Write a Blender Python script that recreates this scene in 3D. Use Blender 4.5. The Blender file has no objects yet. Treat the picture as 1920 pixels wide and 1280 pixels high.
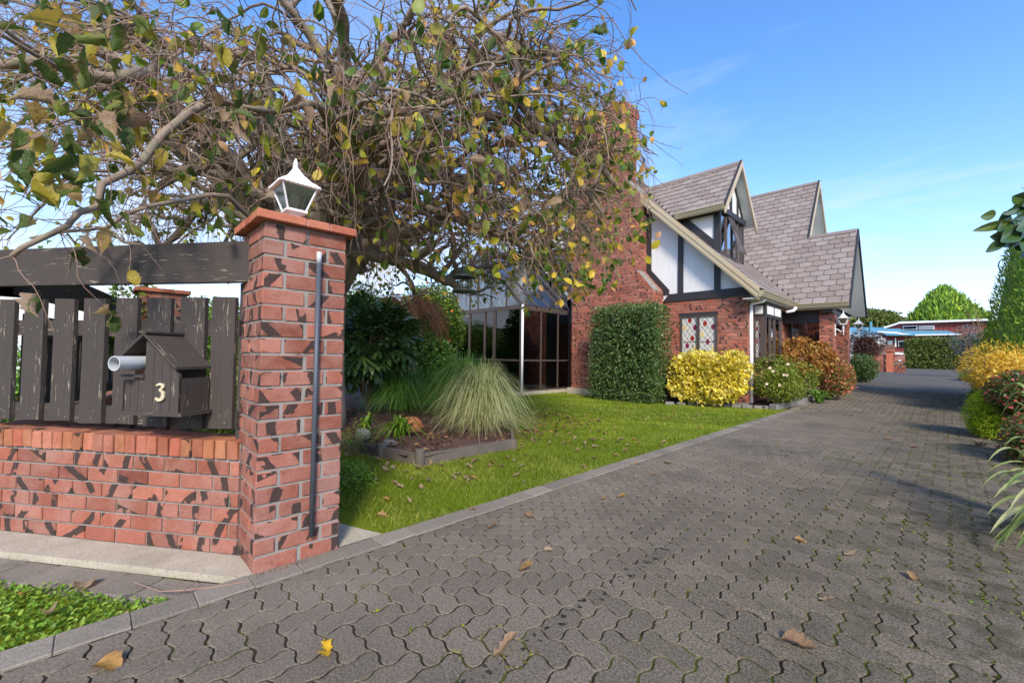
import bpy, math, random
import numpy as np
from mathutils import Vector, Matrix
random.seed(7); RG=np.random.default_rng(7)
sc=bpy.context.scene; COL=sc.collection
# ------------------------------------------------ camera
F_PX=797.98
AX=Vector((0.70009,0.01345,-0.71392))
def _n(v):
    l=math.sqrt(sum(c*c for c in v)); return [c/l for c in v]
_Y=_n((1775-960,-(677-640),F_PX)); _X=[-c for c in _n((178-960,-(655-640),F_PX))]
_Z=[_Y[1]*_X[2]-_Y[2]*_X[1],_Y[2]*_X[0]-_Y[0]*_X[2],_Y[0]*_X[1]-_Y[1]*_X[0]]
if _Z[1]<0:_Z=[-c for c in _Z]
right=Vector((_X[0],_Y[0],_Z[0])); upv=Vector((_X[1],_Y[1],_Z[1])); fwd=Vector((_X[2],_Y[2],_Z[2]))
CAM=Vector((0,0,1.15))
cd=bpy.data.cameras.new('camera'); cam=bpy.data.objects.new('camera',cd); COL.objects.link(cam); sc.camera=cam
cd.sensor_width=36; cd.lens=36*F_PX/1920; cd.clip_start=0.05; cd.clip_end=3000
fwd.normalize(); right=(right-fwd*right.dot(fwd)).normalized(); upv=right.cross(fwd).normalized()
Mx=Matrix(((right.x,upv.x,-fwd.x,CAM.x),(right.y,upv.y,-fwd.y,CAM.y),(right.z,upv.z,-fwd.z,CAM.z),(0,0,0,1)))
cam.matrix_world=Mx
def camproj(p):
    d=Vector(p)-CAM; z=d.dot(fwd)
    return (960+F_PX*d.dot(right)/z,640-F_PX*d.dot(upv)/z,z) if z>0.05 else (-9999,-9999,z)
# ------------------------------------------------ world and sun
SUN=Vector((0.66,-0.52,0.60)).normalized()
el=math.asin(SUN.z); az=math.atan2(SUN.x,SUN.y)
w=bpy.data.worlds.new('World'); sc.world=w; w.use_nodes=True
nt=w.node_tree; nt.nodes.clear(); N=nt.nodes.new; L=nt.links.new
out=N('ShaderNodeOutputWorld'); bg=N('ShaderNodeBackground'); bg.inputs[1].default_value=0.15
sky=N('ShaderNodeTexSky'); sky.sky_type='NISHITA'; sky.sun_disc=False; sky.sun_elevation=el; sky.sun_rotation=az
sky.altitude=0; sky.air_density=1.0; sky.dust_density=0.6; sky.ozone_density=3.0
tc=N('ShaderNodeTexCoord'); sep=N('ShaderNodeSeparateXYZ'); L(tc.outputs['Generated'],sep.inputs[0])
hs=N('ShaderNodeHueSaturation'); hs.inputs['Saturation'].default_value=1.22; hs.inputs['Value'].default_value=0.98; L(sky.outputs[0],hs.inputs['Color'])
def wm(op,a,b=None,c=None):
    n=N('ShaderNodeMath'); n.operation=op
    for i,v in enumerate((a,b,c)):
        if v is None: continue
        if isinstance(v,(int,float)): n.inputs[i].default_value=v
        else: L(v,n.inputs[i])
    return n.outputs[0]
zc=wm('MAXIMUM',sep.outputs[2],0.0)
den=wm('ADD',zc,0.18)
cx=wm('DIVIDE',sep.outputs[0],den); cy=wm('DIVIDE',sep.outputs[1],den)
cmb=N('ShaderNodeCombineXYZ'); L(cx,cmb.inputs[0]); L(cy,cmb.inputs[1])
mp=N('ShaderNodeMapping'); L(cmb.outputs[0],mp.inputs[0]); mp.inputs['Rotation'].default_value=(0,0,0.75); mp.inputs['Scale'].default_value=(0.55,1.25,1); mp.inputs['Location'].default_value=(3.1,1.7,0)
nz=N('ShaderNodeTexNoise'); nz.inputs['Scale'].default_value=1.15; nz.inputs['Detail'].default_value=9; nz.inputs['Roughness'].default_value=0.58; nz.inputs['Distortion'].default_value=0.5; L(mp.outputs[0],nz.inputs['Vector'])
hz=wm('POWER',wm('SUBTRACT',1.0,zc),7.0)
thr=wm('MULTIPLY',wm('MAXIMUM',wm('SUBTRACT',nz.outputs[0],wm('SUBTRACT',0.525,wm('MULTIPLY',hz,0.22))),0.0),wm('ADD',2.2,wm('MULTIPLY',hz,2.0)))
# more broken cloud on the west side, behind the tree
west=wm('MAXIMUM',wm('MULTIPLY',wm('ADD',sep.outputs[0],0.45),-0.9),0.0)
thr2=wm('ADD',thr,wm('MULTIPLY',west,wm('MULTIPLY',wm('MAXIMUM',wm('SUBTRACT',nz.outputs[0],0.36),0.0),6.0)))
cov=wm('MINIMUM',wm('ADD',thr2,wm('MULTIPLY',hz,0.85)),0.96)
mx=N('ShaderNodeMix'); mx.data_type='RGBA'; L(cov,mx.inputs[0]); tnt=N('ShaderNodeMix'); tnt.data_type='RGBA'; tnt.blend_type='MULTIPLY'; tnt.inputs[0].default_value=1; L(hs.outputs[0],tnt.inputs[6]); tnt.inputs[7].default_value=(1.08,0.985,1.04,1); L(tnt.outputs[2],mx.inputs[6]); mx.inputs[7].default_value=(2.65,2.85,3.25,1)
L(mx.outputs[2],bg.inputs[0]); L(bg.outputs[0],out.inputs[0])
sd=bpy.data.lights.new('sun','SUN'); sd.energy=1.9; sd.angle=math.radians(11); sd.color=(1.0,0.90,0.76)
so=bpy.data.objects.new('sun',sd); COL.objects.link(so); so.rotation_euler=SUN.to_track_quat('Z','Y').to_euler()
sc.render.engine='CYCLES'
vs=sc.view_settings; vs.view_transform='Standard'; vs.look='None'; vs.exposure=1.27; vs.gamma=1; vs.use_curve_mapping=False
sc.cycles.max_bounces=8; sc.cycles.transparent_max_bounces=16

# ------------------------------------------------ material helpers
class NB:
    def __init__(s,name):
        s.m=bpy.data.materials.new(name); s.m.use_nodes=True; s.t=s.m.node_tree; s.t.nodes.clear()
        s.out=s.n('ShaderNodeOutputMaterial')
    def n(s,t): return s.t.nodes.new(t)
    def l(s,a,b): s.t.links.new(a,b)
    def put(s,node,i,v):
        if v is None: return
        if hasattr(v,'is_output'): s.l(v,node.inputs[i])
        else:
            if isinstance(v,(tuple,list)) and len(v)==3 and node.inputs[i].type=='RGBA': v=(*v,1)
            node.inputs[i].default_value=v
    def math(s,op,a,b=None,c=None,clamp=False):
        n=s.n('ShaderNodeMath'); n.operation=op; n.use_clamp=clamp
        for i,v in enumerate((a,b,c)): s.put(n,i,v)
        return n.outputs[0]
    def mix(s,f,a,b,bt='MIX'):
        n=s.n('ShaderNodeMix'); n.data_type='RGBA'; n.blend_type=bt; s.put(n,0,f); s.put(n,6,a); s.put(n,7,b); return n.outputs[2]
    def noise(s,sc,det=4,rough=.55,vec=None,dist=0):
        n=s.n('ShaderNodeTexNoise'); n.inputs['Scale'].default_value=sc; n.inputs['Detail'].default_value=det; n.inputs['Roughness'].default_value=rough; n.inputs['Distortion'].default_value=dist
        if vec is not None: s.l(vec,n.inputs['Vector'])
        return n.outputs[0]
    def pos(s): return s.n('ShaderNodeNewGeometry').outputs['Position']
    def map(s,vec,scale=(1,1,1),rot=(0,0,0)):
        n=s.n('ShaderNodeMapping'); s.l(vec,n.inputs[0]); n.inputs['Scale'].default_value=scale; n.inputs['Rotation'].default_value=rot; return n.outputs[0]
    def ramp(s,f,stops,interp='LINEAR'):
        n=s.n('ShaderNodeValToRGB'); s.l(f,n.inputs[0]); cr=n.color_ramp; cr.interpolation=interp
        while len(cr.elements)<len(stops): cr.elements.new(0.5)
        for e,(p,c) in zip(cr.elements,stops): e.position=p; e.color=(*c,1) if len(c)==3 else c
        return n.outputs[0]
    def step(s,v,lo,hi):
        n=s.n('ShaderNodeMapRange'); n.clamp=True; s.put(n,0,v); n.inputs[1].default_value=lo; n.inputs[2].default_value=hi; return n.outputs[0]
    def rnd(s):
        a=s.n('ShaderNodeAttribute'); a.attribute_name='rnd'; o=s.n('ShaderNodeObjectInfo')
        return s.math('FRACT',s.math('ADD',a.outputs['Fac'],o.outputs['Random']))
    def bump(s,h,st=.4,dist=.01,nrm=None):
        b=s.n('ShaderNodeBump'); b.inputs['Strength'].default_value=st; b.inputs['Distance'].default_value=dist; s.l(h,b.inputs['Height'])
        if nrm is not None: s.l(nrm,b.inputs['Normal'])
        return b.outputs[0]
    def bsdf(s,col,rough=.7,metal=0,spec=.5,nrm=None,**kw):
        p=s.n('ShaderNodeBsdfPrincipled'); s.put(p,'Base Color',col); s.put(p,'Roughness',rough); p.inputs['Metallic'].default_value=metal; p.inputs['Specular IOR Level'].default_value=spec
        if nrm is not None: s.l(nrm,p.inputs['Normal'])
        s.l(p.outputs[0],s.out.inputs[0]); return p
def simple(name,col,rough=.6,metal=0,spec=.5,var=.25,scale=6,bump=.15,fine=60):
    b=NB(name); p=b.pos(); n1=b.noise(scale,5,.6,p); n2=b.noise(fine,4,.6,p)
    f=b.math('ADD',b.math('MULTIPLY',n1,var*2),1-var); f=b.math('ADD',f,b.math('MULTIPLY',b.math('SUBTRACT',b.rnd(),.5),var*.6))
    c=b.mix(1.0,col,f,'MULTIPLY')
    b.bsdf(c,rough,metal,spec,b.bump(n2,bump,.004)); return b.m
def leafmat(name,stops,trans=.35,rough=.45,spec=.4,veins=False):
    b=NB(name); r=b.rnd(); p=b.pos(); n=b.noise(18,3,.6,p)
    rr=b.math('ADD',b.math('MULTIPLY',r,.86),b.math('MULTIPLY',n,.14))
    c=b.ramp(rr,stops)
    c=b.mix(1.0,c,b.math('ADD',.72,b.math('MULTIPLY',b.noise(55,3,.7,p),.56)),'MULTIPLY')
    pr=b.bsdf(c,rough,0,spec)
    tr=b.n('ShaderNodeBsdfTranslucent'); b.l(c,tr.inputs[0]); ms=b.n('ShaderNodeMixShader'); ms.inputs[0].default_value=trans
    b.l(pr.outputs[0],ms.inputs[1]); b.l(tr.outputs[0],ms.inputs[2]); b.l(ms.outputs[0],b.out.inputs[0]); return b.m
M={}
def brickmat(name,cols,dark=.55,eff=.35,pale=(.52,.36,.30)):
    b=NB(name); r=b.rnd(); wn=b.n('ShaderNodeTexWhiteNoise'); wn.noise_dimensions='1D'; b.l(r,wn.inputs['W'])
    sp=b.n('ShaderNodeSeparateColor'); b.l(wn.outputs['Color'],sp.inputs[0]); r1,r2,r3=sp.outputs[0],sp.outputs[1],sp.outputs[2]
    uv=b.n('ShaderNodeUVMap').outputs[0]; su=b.n('ShaderNodeSeparateXYZ'); b.l(uv,su.inputs[0])
    p=b.pos()
    nd=b.math('MULTIPLY',b.math('SUBTRACT',b.noise(28,4,.7,p),.5),.022)
    th=b.math('MULTIPLY',b.math('SUBTRACT',r1,.5),2.6)
    s_=b.math('ADD',b.math('ADD',b.math('MULTIPLY',su.outputs[0],b.math('COSINE',th)),b.math('MULTIPLY',su.outputs[1],b.math('SINE',th))),nd)
    fr=b.math('FRACT',b.math('ADD',b.math('DIVIDE',s_,.15),r2))
    band=b.math('MULTIPLY',b.math('SUBTRACT',1.0,b.step(fr,.30,.325)),b.step(fr,.0,.02))
    has=b.math('LESS_THAN',r3,dark)
    cut=b.step(b.noise(11,2,.5,p),.42,.46)
    dk=b.math('MULTIPLY',b.math('MULTIPLY',band,has),cut)
    base=b.ramp(r2,cols)
    low=b.noise(3.5,5,.65,p)
    base=b.mix(1.0,base,b.math('MULTIPLY',b.math('ADD',.68,b.math('MULTIPLY',b.noise(14,5,.7,p),.64)),b.math('ADD',.74,b.math('MULTIPLY',r1,.5))),'MULTIPLY')
    base=b.mix(b.math('MULTIPLY',b.step(low,.42,.72),eff),base,pale)
    spk=b.step(b.noise(135,2,.6,p),.58,.66)
    base=b.mix(b.math('MULTIPLY',spk,.55),base,(.09,.045,.035))
    dcol=b.mix(b.noise(90,4,.8,p),(.018,.013,.012),(.075,.058,.048))
    c=b.mix(b.math('MULTIPLY',dk,.93),base,dcol)
    h=b.math('ADD',b.math('MULTIPLY',b.noise(120,5,.75,p),b.math('ADD',.45,b.math('MULTIPLY',dk,2.2))),b.math('MULTIPLY',b.noise(25,3,.5,p),.5))
    b.bsdf(c,.88,0,.25,b.bump(h,.55,.006)); return b.m
M['brick']=brickmat('gate_brick',[(0,(0.248,0.078,0.048)),(.3,(0.331,0.129,0.087)),(.55,(0.267,0.092,0.060)),(.8,(0.322,0.101,0.055)),(1,(0.368,0.156,0.110))],.72,.55,(0.368,0.248,0.207))
M['hbrick']=brickmat('house_brick',[(0,(.29,.082,.046)),(.4,(.37,.115,.066)),(.75,(.32,.092,.054)),(1,(.41,.15,.095))],.55,.28,(.42,.27,.21))
M['cap']=brickmat('cap_brick',[(0,(.40,.115,.06)),(1,(.48,.16,.085))],.0,.15)
M['soldier']=brickmat('soldier_brick',[(0,(.31,.09,.052)),(.5,(.38,.125,.068)),(1,(.41,.17,.075))],.22,.2)
def mortar():
    b=NB('mortar'); p=b.pos(); n=b.noise(60,5,.7,p); c=b.mix(b.noise(4,4,.6,p),(.21,.195,.17),(.33,.305,.27)); c=b.mix(b.step(b.noise(9,4,.7,p),.56,.70),c,(.12,.105,.09))
    b.bsdf(c,.95,0,.1,b.bump(n,.6,.006)); return b.m
M['mortar']=mortar()
def paver():
    b=NB('paver_concrete'); p=b.pos(); r=b.rnd()
    ag=b.noise(95,4,.85,p); ag2=b.noise(210,3,.8,p)
    c=b.mix(b.step(ag,.40,.62),(.070,.056,.039),(.240,.200,.142))
    c=b.mix(b.math('MULTIPLY',b.step(ag2,.60,.72),.45),c,(.30,.28,.25))
    c=b.mix(1.0,c,b.math('ADD',.84,b.math('MULTIPLY',r,.30)),'MULTIPLY')
    sx=b.n('ShaderNodeSeparateXYZ'); b.l(p,sx.inputs[0])
    # paler sandy tone towards the garden side, darker mossy patches near the hedge
    west=b.math('MULTIPLY',b.step(b.math('ADD',sx.outputs[0],b.math('MULTIPLY',b.noise(1.1,4,.6,p),1.6)),.3,-1.5),.34)
    c=b.mix(west,c,(.26,.225,.18))
    big=b.noise(1.6,5,.6,p)
    c=b.mix(1.0,c,b.math('ADD',.74,b.math('MULTIPLY',big,.52)),'MULTIPLY')
    moss=b.math('MULTIPLY',b.math('MULTIPLY',b.step(sx.outputs[0],-1.0,.25),b.step(b.noise(5,6,.7,p),.46,.62)),.72)
    c=b.mix(moss,c,(.045,.045,.022))
    st=b.step(b.noise(2.3,3,.45,b.map(p,(1,1,1))),.735,.76)
    c=b.mix(b.math('MULTIPLY',st,.45),c,(.02,.02,.02))
    cmb_=b.n('ShaderNodeCombineXYZ'); b.l(b.math('MULTIPLY',b.math('ADD',sx.outputs[0],b.math('MULTIPLY',sx.outputs[1],-.12)),1.0),cmb_.inputs[0]); b.l(sx.outputs[1],cmb_.inputs[1])
    dx=b.math('ABSOLUTE',b.math('ADD',sx.outputs[0],b.math('ADD',1.20,b.math('MULTIPLY',b.math('SUBTRACT',b.noise(2.5,2,.5,p),.5),.12))))
    oil=b.math('MULTIPLY',b.math('MULTIPLY',b.math('LESS_THAN',dx,.035),b.step(b.noise(26,2,.5,p),.56,.62)),b.math('LESS_THAN',sx.outputs[1],2.6))
    c=b.mix(b.math('MULTIPLY',oil,.85),c,(.012,.012,.013))
    dk2=b.math('MULTIPLY',b.step(b.noise(.9,4,.65,p),.50,.70),.38)
    c=b.mix(dk2,c,(.07,.062,.05))
    h=b.math('ADD',ag,b.math('MULTIPLY',ag2,.6))
    b.bsdf(c,.95,0,.06,b.bump(h,.55,.004)); return b.m
M['paver']=paver()
def jointmat():
    b=NB('joint_sand_and_moss'); p=b.pos(); sx=b.n('ShaderNodeSeparateXYZ'); b.l(p,sx.inputs[0])
    c=b.mix(b.step(b.math('ADD',b.noise(3.2,5,.7,p),b.math('MULTIPLY',sx.outputs[0],.10)),.22,.42),(.060,.048,.032),(.026,.018,.010)); c=b.mix(1.0,c,b.math('ADD',.7,b.math('MULTIPLY',b.noise(60,4,.7,p),.6)),'MULTIPLY')
    ms=b.math('ADD',b.noise(2.2,5,.7,p),b.math('MULTIPLY',b.step(sx.outputs[0],-1.8,.4),.13))
    g=b.mix(b.noise(60,3,.6,p),(.035,.05,.008),(.13,.15,.02))
    c=b.mix(b.step(ms,.53,.62),c,g)
    b.bsdf(c,.95,0,.1,b.bump(b.noise(130,4,.8,p),.8,.006)); return b.m
M['joint']=jointmat()
M['kerb']=None
def kerbm():
    b=NB('kerb_paver'); p=b.pos(); ag=b.noise(110,4,.8,p); r=b.rnd()
    c=b.mix(b.step(ag,.35,.7),(.16,.138,.108),(.32,.28,.22)); c=b.mix(1.0,c,b.math('ADD',.8,b.math('MULTIPLY',r,.35)),'MULTIPLY')
    c=b.mix(b.math('MULTIPLY',b.step(b.noise(3,5,.7,p),.52,.7),.5),c,(.11,.10,.07))
    b.bsdf(c,.92,0,.15,b.bump(ag,.5,.004)); return b.m
M['kerb']=kerbm()
def concretem():
    b=NB('pale_concrete'); p=b.pos(); c=b.mix(b.noise(5,6,.7,p),(.30,.255,.185),(.58,.52,.40)); c=b.mix(b.step(b.noise(75,4,.75,p),.56,.66),c,(.20,.17,.12))
    c=b.mix(b.math('MULTIPLY',b.step(b.noise(2,4,.6,p),.55,.75),.4),c,(.16,.15,.09))
    b.bsdf(c,.92,0,.15,b.bump(b.noise(90,5,.8,p),.5,.005)); return b.m
M['concrete']=concretem()
def timberdark():
    b=NB('weathered_black_timber'); uv=b.n('ShaderNodeTexCoord').outputs['Object']; r=b.rnd()
    a=b.n('ShaderNodeCombineXYZ'); b.l(b.math('MULTIPLY',r,31.0),a.inputs[0]); b.l(b.math('MULTIPLY',r,17.0),a.inputs[1])
    v=b.n('ShaderNodeVectorMath'); v.operation='ADD'; b.l(b.n('ShaderNodeUVMap').outputs[0],v.inputs[0]); b.l(a.outputs[0],v.inputs[1])
    g=b.noise(1.0,6,.65,b.map(v.outputs[0],(5,130,5)),.4); g2=b.noise(1.0,5,.7,b.map(v.outputs[0],(2.5,40,3)))
    c=b.mix(g,(.028,.023,.020),(.088,.073,.062))
    c=b.mix(b.math('MULTIPLY',g2,.3),c,(.09,.075,.068))
    wv=b.math('MULTIPLY',b.step(b.noise(1.0,6,.78,b.map(v.outputs[0],(8,60,7))),.56,.61),b.step(b.noise(1.0,3,.5,b.map(v.outputs[0],(2.2,9,2))),.50,.58))
    c=b.mix(b.math('MULTIPLY',wv,.8),c,(.42,.36,.26))
    b.bsdf(c,.85,0,.25,b.bump(b.math('ADD',g,b.math('MULTIPLY',wv,-1.0)),.55,.004)); return b.m
M['timber']=timberdark()
def shinglem():
    b=NB('roof_shingle'); r=b.rnd(); p=b.pos(); c=b.ramp(r,[(0,(.23,.185,.16)),(.5,(.27,.225,.197)),(1,(.31,.265,.235))])
    c=b.mix(1.0,c,b.math('ADD',.7,b.math('MULTIPLY',b.noise(40,5,.7,p),.6)),'MULTIPLY')
    c=b.mix(b.math('MULTIPLY',b.step(b.noise(1.3,5,.6,p),.5,.75),.35),c,(.13,.12,.11))
    b.bsdf(c,.9,0,.2,b.bump(b.noise(220,3,.7,p),.4,.003)); return b.m
M['shingle']=shinglem()
M['stucco']=simple('white_render',(.70,.71,.69),.85,var=.07,scale=2.5,bump=.5,fine=38,spec=.25)
def stucco():
    b=NB('white_render'); p=b.pos(); c=b.mix(b.noise(2.2,5,.6,p),(.66,.67,.65),(.74,.745,.72)); s=b.step(b.noise(1.0,5,.7,b.map(p,(9,9,.7))),.52,.75); c=b.mix(b.math('MULTIPLY',s,.28),c,(.40,.39,.34))
    b.bsdf(c,.9,0,.2,b.bump(b.noise(42,4,.7,p),.7,.006)); return b.m
M['stucco']=stucco()
M['soffit']=simple('pale_soffit',(.58,.60,.58),.7,var=.06,scale=2,bump=.05)
M['black']=simple('black_painted_board',(.028,.026,.027),.55,var=.25,scale=5,bump=.3,fine=30)
M['cream']=simple('cream_fascia',(.50,.40,.245),.45,var=.08,scale=3,bump=.08)
M['gutter']=simple('olive_cream_gutter',(.40,.345,.215),.38,var=.08,scale=3,bump=.05)
M['white']=simple('white_paint',(.80,.80,.79),.4,var=.08,scale=9,bump=.15,fine=90)
M['pvc']=simple('grey_conduit_plastic',(.062,.072,.088),.5,var=.25,scale=12,bump=.1)
M['pvcw']=simple('pale_pipe_plastic',(.50,.52,.52),.4,var=.12,scale=14,bump=.05)
M['brownframe']=simple('brown_aluminium',(.080,.060,.050),.4,var=.12,scale=5,bump=.03)
M['nail']=simple('galvanised_nail',(.30,.29,.28),.5,.4)
M['terracotta']=simple('terracotta',(.46,.15,.07),.8,var=.2,scale=10,bump=.3)
M['stone']=simple('grey_stone',(.19,.18,.165),.9,var=.35,scale=9,bump=.6)
M['sleeper']=simple('old_edging_timber',(.115,.095,.075),.9,var=.45,scale=7,bump=.5)
M['soil']=simple('bark_mulch_soil',(.085,.045,.030),.95,var=.5,scale=26,bump=1.0,fine=70)
M['ground']=simple('far_turf',(.07,.10,.022),.95,var=.3,scale=1.5,bump=.5)
M['metalgreen']=simple('dark_green_metal',(.035,.045,.035),.45,var=.3,scale=20,bump=.1)
M['chrome']=simple('brass_number_paint',(.55,.46,.30),.4,var=.3,scale=30,bump=.2)
M['lead']=simple('lead_came',(.05,.05,.055),.5)
M['curtain']=simple('cream_curtain',(.62,.60,.53),.9,var=.1,scale=6)
M['wicker']=simple('dark_wicker',(.05,.038,.03),.8,var=.5,scale=50,bump=.9)
M['cushion']=simple('white_cushion',(.6,.6,.58),.9)
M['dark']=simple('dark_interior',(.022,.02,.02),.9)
M['blueroof']=simple('teal_roof_metal',(0.104,0.288,0.352),.5,var=.08)
M['redboard']=simple('barn_red_boards',(.23,.045,.035),.75,var=.18,scale=3)
M['fencewood']=simple('brown_fence_wood',(.20,.10,.06),.85,var=.4,scale=8)
M['hose']=simple('green_hose',(.02,.28,.16),.4)
M['redclay']=simple('pot_base',(.35,.1,.06),.8)
def barkm(name,c1,c2,c3):
    b=NB(name); p=b.pos(); n=b.noise(9,6,.7,p); f=b.noise(45,5,.75,p)
    c=b.mix(n,c1,c2); c=b.mix(b.math('MULTIPLY',b.step(b.noise(5,4,.6,p),.54,.68),.5),c,c3)
    b.bsdf(c,.92,0,.15,b.bump(b.math('ADD',f,n),.8,.012)); return b.m
M['bark']=barkm('elm_bark',(0.155,0.114,0.083),(0.422,0.339,0.256),(0.239,0.256,0.147))
M['twig']=barkm('elm_twig',(0.186,0.116,0.085),(0.404,0.271,0.202),(0.248,0.139,0.109))
def glassm(name,tint=(.8,.84,.86),alpha=.55,rough=.02):
    b=NB(name); p=b.pos(); gl=b.n('ShaderNodeBsdfGlossy'); gl.inputs['Roughness'].default_value=rough; gl.inputs['Color'].default_value=(.9,.93,.96,1)
    tr=b.n('ShaderNodeBsdfTransparent'); tr.inputs['Color'].default_value=(*tint,1)
    fr=b.n('ShaderNodeFresnel'); fr.inputs['IOR'].default_value=1.55
    b.l(b.bump(b.noise(3.0,2,.5,p),.04,.02),gl.inputs['Normal'])
    f=b.math('ADD',b.math('MULTIPLY',fr.outputs[0],1.3),alpha,clamp=True)
    ms=b.n('ShaderNodeMixShader'); b.l(f,ms.inputs[0]); b.l(tr.outputs[0],ms.inputs[1]); b.l(gl.outputs[0],ms.inputs[2]); b.l(ms.outputs[0],b.out.inputs[0]); return b.m
M['glass']=glassm('conservatory_glass',(.50,.50,.50),.04)
M['glassroof']=glassm('conservatory_roof_glass',(.6,.64,.68),.22,.2)
M['glassdark']=glassm('window_glass',(.35,.38,.4),.30)
M['lampglass']=glassm('lantern_glass',(.88,.9,.86),.12,.15)
def panem(n,c): M[n]=simple(n,c,.15,var=.1,bump=.02,spec=.6)
panem('pane_red',(.30,.02,.015)); panem('pane_green',(.02,.30,.05)); panem('pane_purple',(.22,.02,.08)); panem('pane_amber',(.62,.22,.03)); panem('pane_yellow',(.72,.55,.22)); panem('pane_mint',(.12,.5,.22)); panem('pane_clear',(.60,.60,.54))
# foliage
M['elmleaf']=leafmat('elm_leaf',[(0,(0.056,0.120,0.019)),(.38,(0.137,0.225,0.028)),(.58,(0.321,0.369,0.032)),(.74,(0.738,0.578,0.049)),(.86,(0.770,0.417,0.081)),(.93,(0.642,0.384,0.210)),(1,(0.530,0.321,0.192))],.42)
def nearleaf(name,stops):
    m=leafmat(name,stops,.38,.5,.35); t=m.node_tree; b=NB.__new__(NB); b.m=m;b.t=t; b.out=[n for n in t.nodes if n.type=='OUTPUT_MATERIAL'][0]
    oc=b.n('ShaderNodeTexCoord').outputs['Object']; sx=b.n('ShaderNodeSeparateXYZ'); b.l(oc,sx.inputs[0]); ay=b.math('ABSOLUTE',sx.outputs[1])
    fr=b.math('FRACT',b.math('MULTIPLY',b.math('SUBTRACT',sx.outputs[0],b.math('MULTIPLY',ay,.75)),8.5)); vein=b.math('MAXIMUM',b.math('LESS_THAN',fr,.13),b.math('LESS_THAN',ay,.014))
    nz_=b.noise(3.0,4,.7,oc); edge=b.step(b.math('ADD',ay,b.math('MULTIPLY',nz_,.35)),.36,.52)
    spots=b.step(b.noise(9,3,.6,b.pos()),.60,.68)
    for p in [n for n in t.nodes if n.type=='BSDF_PRINCIPLED']:
        lk=p.inputs['Base Color'].links[0]; src=lk.from_socket
        c=b.mix(b.math('MULTIPLY',vein,.4),src,(.30,.30,.10)); c=b.mix(b.math('MULTIPLY',edge,.75),c,(.26,.15,.07)); c=b.mix(b.math('MULTIPLY',spots,.5),c,(.16,.09,.04))
        t.links.new(c,p.inputs['Base Color']); t.links.new(b.bump(b.math('ADD',b.noise(5,4,.6,oc),b.math('MULTIPLY',vein,-.4)),.7,.012),p.inputs['Normal'])
        for q in [n for n in t.nodes if n.type=='BSDF_TRANSLUCENT']: t.links.new(c,q.inputs[0])
    return m
M['elmnear']=nearleaf('elm_leaf_near',[(0,(.035,.075,.012)),(.36,(.075,.13,.02)),(.52,(.19,.22,.025)),(.68,(.46,.36,.035)),(.76,(.42,.27,.07)),(.86,(.33,.22,.14)),(1,(.26,.17,.11))])
M['fallnear']=nearleaf('fallen_leaf_near',[(0,(.50,.26,.05)),(.3,(.42,.27,.14)),(.6,(.48,.36,.23)),(1,(.26,.14,.07))])
M['fallen']=leafmat('fallen_leaf',[(0,(.48,.24,.04)),(.3,(.40,.24,.12)),(.6,(.46,.33,.20)),(1,(.22,.11,.05))],.15,.7,.2)
M['lgreen']=leafmat('glossy_hedge_leaf',[(0,(0.031,0.070,0.018)),(.6,(0.096,0.166,0.044)),(.9,(0.176,0.264,0.070)),(1,(0.316,0.351,0.124))],.25,.38,.4)
M['green']=leafmat('green_shrub_leaf',[(0,(0.045,0.105,0.012)),(.6,(0.149,0.253,0.022)),(1,(0.356,0.446,0.045))],.3,.4)
M['yellow']=leafmat('yellow_variegated_leaf',[(0,(.08,.15,.015)),(.10,(.40,.40,.03)),(.25,(.78,.62,.04)),(.75,(.82,.70,.14)),(1,(.82,.78,.40))],.3,.4)
M['maple']=leafmat('maple_leaf',[(0,(0.125,0.062,0.015)),(.4,(0.413,0.175,0.037)),(.75,(0.525,0.275,0.062)),(1,(0.375,0.350,0.062))],.35,.5)
M['nandina']=leafmat('nandina_leaf',[(0,(0.072,0.120,0.018)),(.35,(0.192,0.216,0.036)),(.6,(0.540,0.192,0.084)),(1,(0.696,0.228,0.156))],.3,.4)
M['redleaf']=leafmat('dark_red_leaf',[(0,(0.045,0.090,0.018)),(.5,(0.120,0.164,0.030)),(.72,(0.299,0.075,0.045)),(.9,(0.508,0.090,0.060)),(1,(0.179,0.194,0.045))],.3,.4)
M['orangeleaf']=leafmat('golden_orange_leaf',[(0,(0.218,0.218,0.024)),(.35,(0.750,0.460,0.036)),(.75,(0.850,0.557,0.061)),(1,(0.850,0.726,0.169))],.35,.5)
M['lime']=leafmat('lime_leaf',[(0,(0.156,0.260,0.010)),(.5,(0.416,0.520,0.013)),(1,(0.676,0.754,0.026))],.4,.5)
M['azal']=leafmat('azalea_leaf',[(0,(.05,.09,.01)),(.5,(.17,.23,.02)),(.9,(.34,.38,.05)),(1,(.45,.40,.06))],.3,.45)
M['silver']=leafmat('silver_leaf',[(0,(.08,.11,.10)),(1,(.28,.33,.31))],.2,.6)
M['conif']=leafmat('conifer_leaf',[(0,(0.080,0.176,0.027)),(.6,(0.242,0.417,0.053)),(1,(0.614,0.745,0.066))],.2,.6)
M['hedge2']=leafmat('pale_hedge_leaf',[(0,(.05,.08,.012)),(.6,(.16,.21,.04)),(1,(.32,.35,.09))],.3,.5)
M['dgreen']=leafmat('fatsia_leaf',[(0,(0.041,0.090,0.020)),(1,(0.138,0.235,0.055))],.15,.25,.6)
M['purple']=leafmat('purple_smoke_leaf',[(0,(.04,.018,.018)),(1,(.15,.07,.05))],.3,.6)
M['weep']=leafmat('bare_orange_twig',[(0,(0.264,0.120,0.060)),(.8,(0.480,0.264,0.144)),(1,(0.660,0.216,0.048))],.2,.8)
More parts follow.
